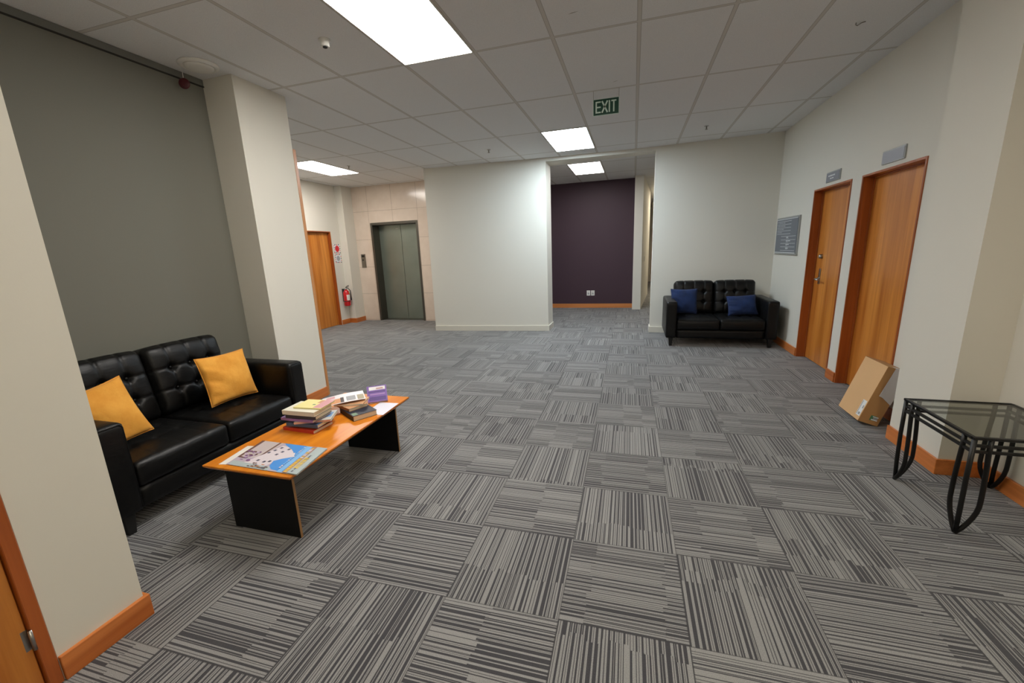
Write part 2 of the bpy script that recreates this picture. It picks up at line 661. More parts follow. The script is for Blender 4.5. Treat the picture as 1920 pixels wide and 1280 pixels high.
XG, XL, XP = -3.48, -1.95, -3.165          # grey wall, near left wall, pier face
YA, YB, YC = 0.97, 3.012, 3.57             # alcove near return, pier near face, pier end
# near left wall with its door opening (y -0.22 .. 0.687) and the alcove's return
struct('wall_left', MB().box(XL - T, XL, 0.690, YA, 0, CH, M_wall).box(XG, XL - T, YA - T, YA, 0, CH, M_wall)
       .box(XL - T, XL, -0.26, 0.690, 2.035, CH, M_wall).box(XL - T, XL, -4.0, -0.26, 0, CH, M_wall))
struct('wall_alcove', MB().box(XG - T, XG, YA - T, YB, 0, CH, M_gray))
struct('trim_1', MB().box(XG, XG + 0.006, YA, YB, CH - 0.052, CH - 0.002, M_grayband).box(XG, XG + 0.012, YA, YB, CH - 0.060, CH - 0.052, M_shadowline))  # dark strip paints the shade of a recessed gap below the band
struct('wall_pier', MB().box(XG - T, XP, YB, YC, 0, CH, M_wall))
struct('trim_2', MB().box(XP - 0.04, XP + 0.004, YC, YC + 0.035, 0, 2.49, M_post), label='narrow pale timber edge strip on the far side of the beige pier', category='trim')
struct('wall_lobby_near', MB().box(-6.17, XG - T, YC - T, YC, 0, CH, M_wall))
# lobby left wall with door
LX = -6.17
struct('wall_lobby_left', MB().box(LX - T, LX, YC - T, 6.80, 0, CH, M_wall).box(LX - T, LX, 6.80, 7.70, 2.0, CH, M_wall)
       .box(LX - T, LX, 7.70, 8.33, 0, CH, M_wall))
struct('wall_lobby_pilaster', MB().box(LX, -6.0, 8.0, 8.33, 0, CH, M_wall))
# lift wall, tiled, with the lift opening
struct('wall_lift', MB().box(-6.29, -5.60, 8.33, 8.50, 0, CH, M_stone).box(-4.43, -3.5, 8.33, 8.50, 0, CH, M_stone)
       .box(-5.60, -4.43, 8.33, 8.50, 2.17, CH, M_stone))
# central wall and right part of the far wall; the opening between them
struct('wall_center', MB().prism([(-3.635, 7.215), (-1.45, 7.365), (-1.45, 7.80), (-3.2, 7.80), (-3.2, 8.33), (-3.635, 8.33)], 0, CH, M_wall))
struct('wall_far_right', MB().prism([(0.30, 7.385), (2.02, 7.25), (2.14, 7.25), (2.14, 7.62), (0.30, 7.62)], 0, CH, M_wall))
struct('wall_header', MB().prism([(-1.45, 7.365), (0.30, 7.385), (0.30, 7.62), (-1.45, 7.80)], 2.885, CH, M_wall))
# room beyond
struct('wall_purple', MB().box(-3.2, 0.0, 10.40, 10.52, 0, CH, M_purple))
struct('wall_beyond_left', MB().box(-3.32, -3.2, 8.33, 10.52, 0, CH, M_wall))
struct('wall_corridor_left', MB().prism([(0.0, 10.08), (0.185, 10.08), (0.44, 13.4), (0.44, 13.5), (0.0, 13.5)], 0, CH, M_wall))
struct('wall_corridor_inner', MB().prism([(0.30, 13.5), (0.44, 13.5), (0.60, 18.0), (0.30, 18.0)], 0, CH, M_wall))
struct('wall_corridor_end', MB().box(0.3, 2.3, 18.0, 18.12, 0, CH, M_wall))
struct('wall_corridor_right', MB().box(2.14, 2.26, 7.62, 18.0, 0, CH, M_wall))
struct('trim_3', MB().box(0.69, 0.74, 17.96, 18.0, 0, 2.1, M_post).box(0.74, 1.6, 17.96, 18.0, 2.05, 2.1, M_post).box(0.74, 1.6, 17.98, 18.0, 0, 2.05, M_doorwood))
struct('trim_4', MB().box(0.60, 2.14, 16.5, 16.6, 2.72, CH, M_wall))

# right wall with two door openings
RX = 2.02
struct('wall_right', MB().box(RX, RX + T, 3.50, 3.94, 0, CH, M_wall).box(RX, RX + T, 3.94, 4.855, 2.0, CH, M_wall)
       .box(RX, RX + T, 4.855, 5.055, 0, CH, M_wall).box(RX, RX + T, 5.055, 5.95, 2.0, CH, M_wall).box(RX, RX + T, 5.95, 7.25, 0, CH, M_wall))
struct('wall_right_pier', MB().box(1.835, 2.20, 2.985, 3.50, 0, CH, M_wall))
struct('wall_right_near', MB().box(2.06, 2.20, -4.0, 2.985, 0, CH, M_wall))
struct('wall_back', MB().box(-2.07, 2.20, -4.12, -4.0, 0, CH, M_wall))

# skirtings
M_base_far = wood_material('pale_skirting', rgb(196, 120, 62), rgb(226, 152, 92), 0)
BH = 0.1
struct('baseboard_left', MB().box(XL, XL + 0.016, 0.690, YA + 0.016, 0, BH, M_base_y).box(XL - T, XL, YA, YA + 0.016, 0, BH, M_base_x), bevel=0.003)
struct('baseboard_pier', MB().box(XP, XP + 0.016, YB, YC, 0, BH, M_base_y), bevel=0.003)
struct('baseboard_lobby', MB().box(LX, LX + 0.016, 7.72, 8.0, 0, BH, M_base_y).box(LX, -6.0, 7.984, 8.0, 0, BH, M_base_x).box(-6.0, -5.984, 7.984, 8.33, 0, BH, M_base_y))
a1 = math.atan2(7.365 - 7.215, -1.45 + 3.635)
mbx = MB()
mbx.prism([(-3.635, 7.215), (-3.635, 7.197), (-1.434, 7.348), (-1.434, 7.80), (-1.45, 7.80), (-1.45, 7.365)], 0, BH, M_trimpaint)
struct('baseboard_center', mbx, bevel=0.003)
struct('baseboard_far_right', MB().prism([(0.30, 7.385), (2.02, 7.25), (2.02, 7.232), (0.284, 7.368), (0.284, 7.62), (0.30, 7.62)], 0, BH, M_trimpaint), bevel=0.003)
struct('baseboard_purple', MB().box(-3.2, 0.0, 10.384, 10.40, 0, BH, M_base_far))
struct('baseboard_right', MB().box(RX - 0.016, RX, 5.962, 7.232, 0, BH, M_base_y), bevel=0.003)
struct('baseboard_right_end', MB().box(RX - 0.016, RX, 3.50, 3.935, 0, BH, M_base_y), bevel=0.003)
struct('baseboard_strip', MB().box(RX - 0.016, RX, 4.86, 5.05, 0, BH, M_base_y), bevel=0.003)
struct('baseboard_right_pier', MB().prism([(1.835, 3.50), (1.819, 3.50), (1.819, 2.969), (2.06, 2.969), (2.06, 2.985), (1.835, 2.985)], 0, BH, M_base_y), bevel=0.003)
struct('baseboard_right_near', MB().box(2.044, 2.06, -4.0, 2.969, 0, BH, M_base_y), bevel=0.003)


# ------------------------------------------------------------ doors
def side_door(name, wx, d, y0, y1, top, label, recess=0.09, t=0.018):
    """door in a wall facing d (+1 faces +x, -1 faces -x); frame lines the opening"""
    R_ = root(name, (wx, (y0 + y1) / 2, 0), kind='structure', label=label, category='door')
    yc = (y0 + y1) / 2
    fr = MB()
    xo, xi = 0.008 * d, -(recess + 0.045) * d
    a, b = min(xo, xi), max(xo, xi)
    fr.box(a, b, y0 - yc, y0 - yc + t, 0, top, M_frame)
    fr.box(a, b, y1 - yc - t, y1 - yc, 0, top, M_frame)
    fr.box(a, b, y0 - yc + t, y1 - yc - t, top - t, top, M_frame)
    # stop bead
    beads = recess > 0.03
    s0, s1 = sorted((-(recess - 0.014) * d, -recess * d))
    beads and fr.box(s0, s1, y0 - yc + t, y0 - yc + t + 0.012, 0, top - t, M_frame)
    beads and fr.box(s0, s1, y1 - yc - t - 0.012, y1 - yc - t, 0, top - t, M_frame)
    beads and fr.box(s0, s1, y0 - yc + t + 0.012, y1 - yc - t - 0.012, top - t - 0.012, top - t, M_frame)
    fr.build('door_frame', R_, 0.002, 1)
    s0, s1 = sorted((-recess * d, -(recess + 0.04) * d))
    MB().box(s0, s1, y0 - yc + t + 0.003, y1 - yc - t - 0.003, 0.006, top - t - 0.003, M_doorwood).build('door_leaf', R_, 0.002, 1)
    return R_


d1 = side_door('door_1', RX, -1, 5.055, 5.95, 2.0, 'varnished orange timber door with round deadlock and lever handle, beside the directory board')
# deadlock, lever plate and lever on the far side of the leaf
h = MB()
lx = 0.09
yk = 5.60 + 0.18 - 5.5025
rotx = Matrix.Rotation(PI / 2, 4, 'Y')
MB().lathe([(0.026, 0), (0.026, -0.012), (0.020, -0.03), (0.014, -0.034)], M_steel, 20, Matrix.Translation((lx, yk, 1.245)) @ rotx).build('deadlock', d1)
p_ = MB().box(lx - 0.008, lx, yk - 0.022, yk + 0.022, 0.925, 1.105, M_steel).build('handle_plate', d1, 0.003)
q_ = MB().tube([(lx - 0.008, yk, 0.985), (lx - 0.05, yk, 0.985), (lx - 0.055, yk - 0.02, 0.985), (lx - 0.055, yk - 0.12, 0.982)], 0.009, M_steel, 12)
q_.lathe([(0.02, 0), (0.02, -0.012)], M_steel, 20, Matrix.Translation((lx - 0.008, yk, 0.985)) @ rotx)
q_.build('door_handle', d1)
d2 = side_door('door_2', RX, -1, 3.94, 4.855, 2.0, 'plain varnished orange timber door with only a keyhole, partly behind the beige pier')
MB().lathe([(0.011, 0), (0.011, -0.004)], M_steel, 16, Matrix.Translation((0.09, 4.07 + 0.0 - 4.3975, 0.985)) @ rotx).box(0.084, 0.09, 4.085 - 4.3975, 4.13 - 4.3975, 0.981, 0.987, M_steel).build('keyhole', d2)
d3 = side_door('door_3', LX, 1, 6.80, 7.70, 2.0, 'varnished timber door in the lift lobby beside the fire extinguisher', recess=0.06)
d4 = side_door('door_4', XL, 1, -0.26, 0.687, 2.035, 'timber door in the near left wall with a steel hinge', recess=0.012, t=0.036)
for hz in (0.22, 1.75):
    MB().tube([(0.004, 0.687 - 0.2135 - 0.038, hz - 0.04), (0.004, 0.687 - 0.2135 - 0.038, hz + 0.04)], 0.006, M_steel, 12).box(-0.013, -0.0115, 0.687 - 0.2135 - 0.055, 0.687 - 0.2135 - 0.038, hz - 0.04, hz + 0.04, M_steel).build('hinge', d4)

# ------------------------------------------------------------ lift
lift = root('lift', (-5.015, 8.50, 0), kind='structure', label='lift with grey green steel doors in the tiled lobby wall', category='lift')
fx0, fx1 = -0.585, 0.585
MB().box(fx0, fx0 + 0.05, -0.175, 0.12, 0, 2.17, M_liftframe).box(fx1 - 0.05, fx1, -0.175, 0.12, 0, 2.17, M_liftframe).box(fx0 + 0.05, fx1 - 0.05, -0.175, 0.12, 2.12, 2.17, M_liftframe).build('lift_frame', lift, 0.002)
MB().box(fx0 + 0.05, 0.018, 0.075, 0.105, 0.006, 2.118, M_liftdoor).build('door_panel', lift, 0.002)
MB().box(0.018, 0.024, 0.085, 0.105, 0.006, 2.118, M_dark).build('door_gap', lift)
MB().box(0.024, fx1 - 0.05, 0.075, 0.105, 0.006, 2.118, M_liftdoor).build('door_panel', lift, 0.002)
MB().box(fx0 + 0.05, fx1 - 0.05, -0.10, 0.12, 0.0, 0.004, M_liftframe).build('door_sill', lift)
MB().box(-0.10, -0.06, 0.070, 0.075, 2.03, 2.045, M_steel).box(-0.055, -0.03, 0.070, 0.075, 2.03, 2.045, M_steel).build('door_badge', lift)
MB().box(-5.60, -4.43, 8.625, 8.74, 0, 2.3, M_liftframe).build('wall_lift_shaft')['kind'] = 'structure'

cp = root('lift_call_panel', (-5.865, 8.33, 1.36), label='steel lift call button panel on the tiled wall left of the lift', category='call panel')
MB().box(-0.055, 0.055, -0.012, 0, -0.15, 0.15, M_dullsteel).build('plate', cp, 0.002)
MB().lathe([(0.016, 0), (0.016, 0.006)], M_dark, 16, Matrix.Translation((-0.008, -0.012, 0.02)) @ Matrix.Rotation(PI / 2, 4, 'X')).build('call_button', cp, label='round dark call button')
MB().box(-0.035, 0.035, -0.014, -0.012, 0.085, 0.125, M_dark).build('floor_display', cp)

# ------------------------------------------------------------ ceiling lights
CLG = 'recessed ceiling light panels'


def light(cx, cy, key, label, lx=0.6, ly=1.2):
    st, c = LAMPS[key]
    R_ = root('ceiling_light', (cx, cy, CH), label=label, category='ceiling light', group=CLG)
    a, b = lx / 2, ly / 2
    f = MB()
    t, z = 0.014, -0.008
    f.box(-a, a, -b, -b + t, z, 0, M_grid).box(-a, a, b - t, b, z, 0, M_grid).box(-a, -a + t, -b + t, b - t, z, 0, M_grid).box(a - t, a, -b + t, b - t, z, 0, M_grid)
    f.build('light_frame', R_)
    MB().box(-a + t, a - t, -b + t, b - t, -0.005, -0.001, emit_material('diffuser_' + key, c, st)).build('diffuser', R_)
    return R_


light(-1.5, 2.79, 'near', 'largest glowing ceiling panel, cut by the top edge of the photo above the sofa side')
light(-0.9, 6.39, 'mid', 'cool white ceiling panel just beyond the green exit sign')
light(-0.9, 8.70, 'far', 'ceiling panel inside the opening in front of the purple wall')
light(-5.1, 6.40, 'lobby', 'bright ceiling panel in the lift lobby beyond the beige pier')
light(-0.3, 1.59, 'fore_fill', 'unseen added fill panel in the ceiling over the near hall, brightening the right pier')
light(1.5, -0.81, 'back', 'unseen warm ceiling panel added over the near hall, warming the right wall')
light(1.2, 13.2, 'corr', 'warm ceiling panel inside the corridor beyond the purple wall')

# ------------------------------------------------------------ small ceiling things
v = root('ceiling_vent', (-3.24, 2.80, CH), label='round white air diffuser on the ceiling next to the beige pier', category='vent')
MB().lathe([(0.135, 0), (0.135, -0.008), (0.118, -0.020), (0.108, -0.020), (0.102, -0.010)], M_ceil if False else M_white, 40).build('rim', v)
MB().lathe([(0.098, -0.006), (0.098, -0.022), (0.08, -0.028), (0.03, -0.030)], M_white, 40).build('disc', v)

dt = root('motion_sensor', (-2.106, 2.829, CH), label='small white cylindrical sensor with dark lens on the ceiling left of the largest light panel', category='sensor')
MB().lathe([(0.040, 0), (0.040, -0.006), (0.030, -0.010), (0.030, -0.040), (0.026, -0.046)], M_white, 24).build('housing', dt)
MB().lathe([(0.016, -0.046), (0.016, -0.050), (0.010, -0.053)], M_dark, 20).build('lens', dt, label='dark round lens')


def sprinkler(x, y, label):
    s = root('sprinkler', (x, y, CH), label=label, category='sprinkler', group='fire sprinklers in the ceiling')
    MB().lathe([(0.030, 0), (0.030, -0.004), (0.012, -0.008)], M_steel, 20).build('escutcheon', s)
    MB().lathe([(0.008, -0.008), (0.008, -0.030), (0.004, -0.040)], M_dullsteel, 12).build('nozzle', s)
    MB().lathe([(0.018, -0.040), (0.018, -0.043)], M_dullsteel, 16).build('deflector', s)


sprinkler(-2.12, 6.40, 'small metal sprinkler on the ceiling above the plain central wall')
sprinkler(0.88, 6.46, 'small metal sprinkler on the ceiling above the far black sofa')
sprinkler(-4.606, 6.42, 'small sprinkler beside the lobby light panel')
hk = root('ceiling_hook', (1.50, 3.99, CH), label='tiny bent wire hook in the ceiling tile nearest the timber doors', category='hook')
MB().tube([(-0.012, 0, 0), (-0.014, 0, -0.012), (-0.004, 0, -0.020), (0.02, 0, -0.006), (0.045, 0, -0.001)], 0.0028, M_dullsteel, 8).build('wire', hk)

for (xa, ya), (xb, yb), lab in (((-0.451, 3.129), (-0.376, 3.111), 'dark scuff mark on the ceiling tile two tiles in front of the exit sign'), ((-0.227, 4.431), (-0.169, 4.402), 'short dark scuff mark on the ceiling tile right in front of the exit sign')):
    e_ = Vector((xb - xa, yb - ya, 0))
    n2_ = Vector((-e_.y, e_.x, 0)).normalized() * 0.005
    A1 = Vector((xa, ya, CH - 0.0006))
    sc = MB().poly([A1, A1 + e_ * 0.4 - n2_, A1 + e_, A1 + e_ * 0.6 + n2_ * 0.6], M_dullsteel)
    tag(sc.build('ceiling_scuff'), lab, 'mark')
random.seed(2)

# red ornament hanging in the alcove corner
ho = root('hanging_ornament', (-3.40, 2.785, CH), label='dark red disc hanging on a short cord at the top of the grey alcove wall', category='ornament')
MB().tube([(0, 0, 0), (0.002, 0, -0.03), (-0.002, 0.002, -0.075)], 0.0025, M_white, 8).build('cord', ho)
MB().lathe([(0.012, -0.010), (0.036, -0.006), (0.040, 0), (0.036, 0.006), (0.012, 0.010)], flat('dark_red', 74, 12, 22, 0.4), 24,
           Matrix.Translation((0, 0, -0.112)) @ Matrix.Rotation(PI / 2, 4, 'X') @ Matrix.Rotation(0.5, 4, 'Y')).build('disc', ho)

# ------------------------------------------------------------ EXIT sign
ex = root('exit_sign', (-0.292, 4.594, CH), label='green EXIT sign with white letters hanging from the ceiling on thin wires', category='exit sign')
MB().box(-0.124, 0.124, -0.004, 0.004, -0.226, -0.078, M_exitwhite).box(-0.120, 0.120, -0.0055, 0.0055, -0.222, -0.082, M_green).build('sign_board', ex)
for sx in (-0.122, 0.122):
    MB().tube([(sx, 0, -0.078), (sx, 0, 0)], 0.0018, M_dullsteel, 6).build('hanging_wire', ex)
L = MB()
yt = -0.0065
zt, zb, th = -0.100, -0.204, 0.013


def lbox(x0, x1, z0, z1):
    L.box(x0, x1, yt, yt + 0.002, z0, z1, M_exitwhite)


def lbar(x0, z0, x1, z1, w_=0.0072):
    d = Vector((x1 - x0, 0, z1 - z0)).normalized()
    nrm = Vector((d.z, 0, -d.x)) * w_
    pts = [Vector((x0, 0, z0)) + nrm, Vector((x1, 0, z1)) + nrm, Vector((x1, 0, z1)) - nrm, Vector((x0, 0, z0)) - nrm]
    a = [(p.x, yt, p.z) for p in pts]
    b = [(p.x, yt + 0.002, p.z) for p in pts]
    L.add(a + b, [(0, 1, 2, 3), (7, 6, 5, 4), (0, 4, 5, 1), (1, 5, 6, 2), (2, 6, 7, 3), (3, 7, 4, 0)], M_exitwhite)


lbox(-0.100, -0.087, zb, zt)
for z0 in (zb, (zb + zt) / 2 - 0.006, zt - th + 0.001):
    lbox(-0.087, -0.050, z0, z0 + 0.012)
lbar(-0.038, zb + 0.0005, 0.014, zt)
lbar(-0.038, zt, 0.014, zb + 0.0005)
lbox(0.026, 0.039, zb, zt)
lbox(0.050, 0.098, zt - 0.012, zt)
lbox(0.0675, 0.0805, zb, zt - 0.012)
L.build('lettering', ex, label='white EXIT letters')

# ------------------------------------------------------------ wall signs on the right wall
db = root('directory_board', (RX, 6.71, 1.50), label='grey framed directory board with rows of white lines beside the first timber door', category='directory board')
hw, hh = 0.43, 0.25
MB().box(-0.022, 0, -hw, hw, -hh, hh, M_silver).build('board_frame', db, 0.004)
MB().box(-0.026, -0.022, -hw + 0.02, hw - 0.02, -hh + 0.02, hh - 0.02, M_slate).build('board_panel', db)
ln = MB()


def dl(y0, y1, z, t=0.004, m_=M_signwhite):
    # y measured from the far (left in view) edge towards the viewer
    ln.box(-0.0275, -0.026, hw - y1, hw - y0, z - t / 2, z + t / 2, m_)


dl(0.03, 0.83, 0.222, 0.007)
dl(0.03, 0.83, -0.222, 0.009)
random.seed(5)
for k in range(5):
    z = 0.195 - k * 0.042
    dl(0.06, 0.60, z, 0.004)
    if k < 4:
        x = 0.07
        for q in range(random.randint(2, 4)):
            wd = random.uniform(0.03, 0.09)
            dl(x, x + wd, z - 0.02, 0.012, M_signlight)
            x += wd + 0.015
for k in range(5):
    z = -0.005 - k * 0.047
    dl(0.25, 0.80, z, 0.004)
    if k < 4:
        for rr in range(2):
            x = 0.46
            for q in range(random.randint(1, 3)):
                wd = random.uniform(0.05, 0.10)
                dl(x, min(x + wd, 0.79), z - 0.015 - 0.014 * rr, 0.009, M_signlight if rr else M_signwhite)
                x += wd + 0.012
ln.build('directory_lines', db)


def plaque(y, z, wy, hz_, label, lines, mm):
    p = root('door_sign', (RX, y, z), label=label, category='door sign')
    MB().box(-0.012, 0, -wy / 2, wy / 2, -hz_ / 2, hz_ / 2, M_silver).build('sign_frame', p, 0.002)
    MB().box(-0.015, -0.012, -wy / 2 + 0.008, wy / 2 - 0.008, -hz_ / 2 + 0.008, hz_ / 2 - 0.012, mm).build('sign_plate', p)
    if lines:
        q = MB()
        x = 0.10
        for wd in (0.03, 0.045, 0.025, 0.03):
            q.box(-0.016, -0.015, x - wd, x, 0.004, 0.018, M_signwhite)
            x -= wd + 0.008
        x = 0.055
        for wd in (0.04, 0.035):
            q.box(-0.016, -0.015, x - wd, x, -0.022, -0.012, M_signwhite)
            x -= wd + 0.008
        q.build('sign_text', p)


plaque(5.48, 2.088, 0.32, 0.105, 'small grey name sign with a line of white text above the first timber door', True, M_signgrey)
plaque(4.385, 2.088, 0.32, 0.105, 'blank pale grey sign plate above the second timber door', False, M_signlight)

# ------------------------------------------------------------ lobby signs and extinguisher
def ring_border(parent, hw_, hh_, w_):
    """one continuous hatched border: alternating coloured cells around the sheet"""
    q = MB()
    seq = []
    n = 7
    for k in range(n):
        seq.append((-hw_ + 2 * hw_ * k / n, -hw_ + 2 * hw_ * (k + 1) / n, -hh_, -hh_ + w_))
        seq.append((-hw_ + 2 * hw_ * k / n, -hw_ + 2 * hw_ * (k + 1) / n, hh_ - w_, hh_))
        z0, z1 = -hh_ + w_ + 2 * (hh_ - w_) * k / n, -hh_ + w_ + 2 * (hh_ - w_) * (k + 1) / n
        seq.append((-hw_, -hw_ + w_, z0, z1))
        seq.append((hw_ - w_, hw_, z0, z1))
    cols = (M_redprint, M_signwhite, M_dark, M_signwhite)
    for i, (a, b, c, d) in enumerate(seq):
        q.poly([(0.0036, a, c), (0.0036, b, c), (0.0036, b, d), (0.0036, a, d)], cols[(i // 4 + i) % 4])
    q.build('hatched_border', parent)


fs = root('fire_notice', (LX, 7.855, 1.645), label='red and white fire notice with hatched border beside the lobby door', category='notice')
MB().box(0, 0.003, -0.10, 0.10, -0.098, 0.098, M_signwhite).build('notice_sheet', fs)
ring_border(fs, 0.098, 0.096, 0.020)
MB().lathe([(0.068, 0), (0.068, 0.001)], M_redprint, 12, Matrix.Translation((0.003, 0, 0)) @ Matrix.Rotation(PI / 2, 4, 'Y')).box(0.003, 0.0045, -0.03, 0.02, -0.07, 0.0, M_redprint).build('red_symbol', fs)
fs2 = root('safety_notice', (LX, 7.855, 1.44), label='white safety notice with grey centre and hatched border directly below the red fire notice', category='notice')
MB().box(0, 0.003, -0.10, 0.10, -0.095, 0.095, M_signwhite).build('notice_sheet', fs2)
ring_border(fs2, 0.098, 0.093, 0.020)
MB().lathe([(0.055, 0), (0.055, 0.001)], M_signlight, 12, Matrix.Translation((0.003, 0, 0)) @ Matrix.Rotation(PI / 2, 4, 'Y')).build('grey_symbol', fs2)

fe = root('fire_extinguisher', (-6.08, 7.86, 0.40), label='red fire extinguisher hung on the lobby wall between door and lift', category='fire extinguisher')
MB().lathe([(0.055, 0), (0.068, 0.012), (0.070, 0.03), (0.070, 0.27), (0.062, 0.31), (0.035, 0.345), (0.022, 0.36)], M_red, 28).build('cylinder', fe)
MB().lathe([(0.024, 0.36), (0.024, 0.385), (0.014, 0.40)], M_steel, 16).build('valve', fe)
MB().tube([(0, 0, 0.395), (0.03, -0.01, 0.405), (0.10, -0.03, 0.425)], 0.008, M_dark, 8).tube([(0, 0, 0.41), (0.03, 0, 0.43), (0.10, -0.02, 0.455)], 0.008, M_dark, 8).build('lever', fe)
MB().tube([(0.01, 0.0, 0.385), (0.03, 0.05, 0.38), (0.05, 0.08, 0.33), (0.055, 0.075, 0.22), (0.055, 0.07, 0.12)], 0.010, M_dark, 10, rs=[0.009, 0.009, 0.009, 0.010, 0.014]).build('hose', fe)
lb = MB()
for a0, a1_, z0, z1, mm in ((-0.9, 0.3, 0.13, 0.25, M_white), (-0.1, 0.5, 0.27, 0.30, M_yellowlab)):
    vs = []
    for z in (z0, z1):
        for k in range(9):
            a = a0 + (a1_ - a0) * k / 8
            rr = 0.0708 if z <= 0.27 else 0.066
            vs.append((rr * math.cos(a), rr * math.sin(a), z))
    lb.add(vs, [(k, k + 1, k + 10, k + 9) for k in range(8)], mm, True)
lb.build('label_sticker', fe)
MB().box(-0.09, -0.055, -0.02, 0.02, 0.1, 0.38, M_dark).lathe([(0.0715, 0.10), (0.0715, 0.115)], M_dark, 24).build('wall_bracket', fe)

# ------------------------------------------------------------ outlets and switch
for i, (x, lab) in enumerate(((-1.033, 'left of the two white wall outlets low on the purple wall'), (-0.930, 'right of the two white wall outlets low on the purple wall'))):
    o = root('wall_outlet', (x, 10.40, 0.362), label=lab, category='wall outlet', group='white outlets on the purple wall')
    MB().box(-0.043, 0.043, -0.010, 0, -0.062, 0.062, M_white).build('cover_plate', o, 0.003)
    MB().box(-0.018, 0.018, -0.013, -0.010, -0.03, -0.005, M_signgrey).box(-0.008, 0.008, -0.013, -0.010, 0.01, 0.03, M_signgrey).build('socket', o)
sw = root('light_switch', (0.262, 11.15, 1.12), (0, 0, math.atan2(0.255, 3.32) * -1), label='small grey light switch plate on the corridor wall next to the purple wall', category='light switch')
MB().box(-0.002, 0.010, -0.05, 0.05, -0.06, 0.06, M_signlight).build('switch_plate', sw)
MB().box(0.010, 0.014, -0.012, 0.012, -0.018, 0.018, M_white).build('rocker', sw)


# ============================================================ SOFAS
# local frame: x along the length, y towards the back, z up; front at y = 0
SW, SD = 1.43, 0.86


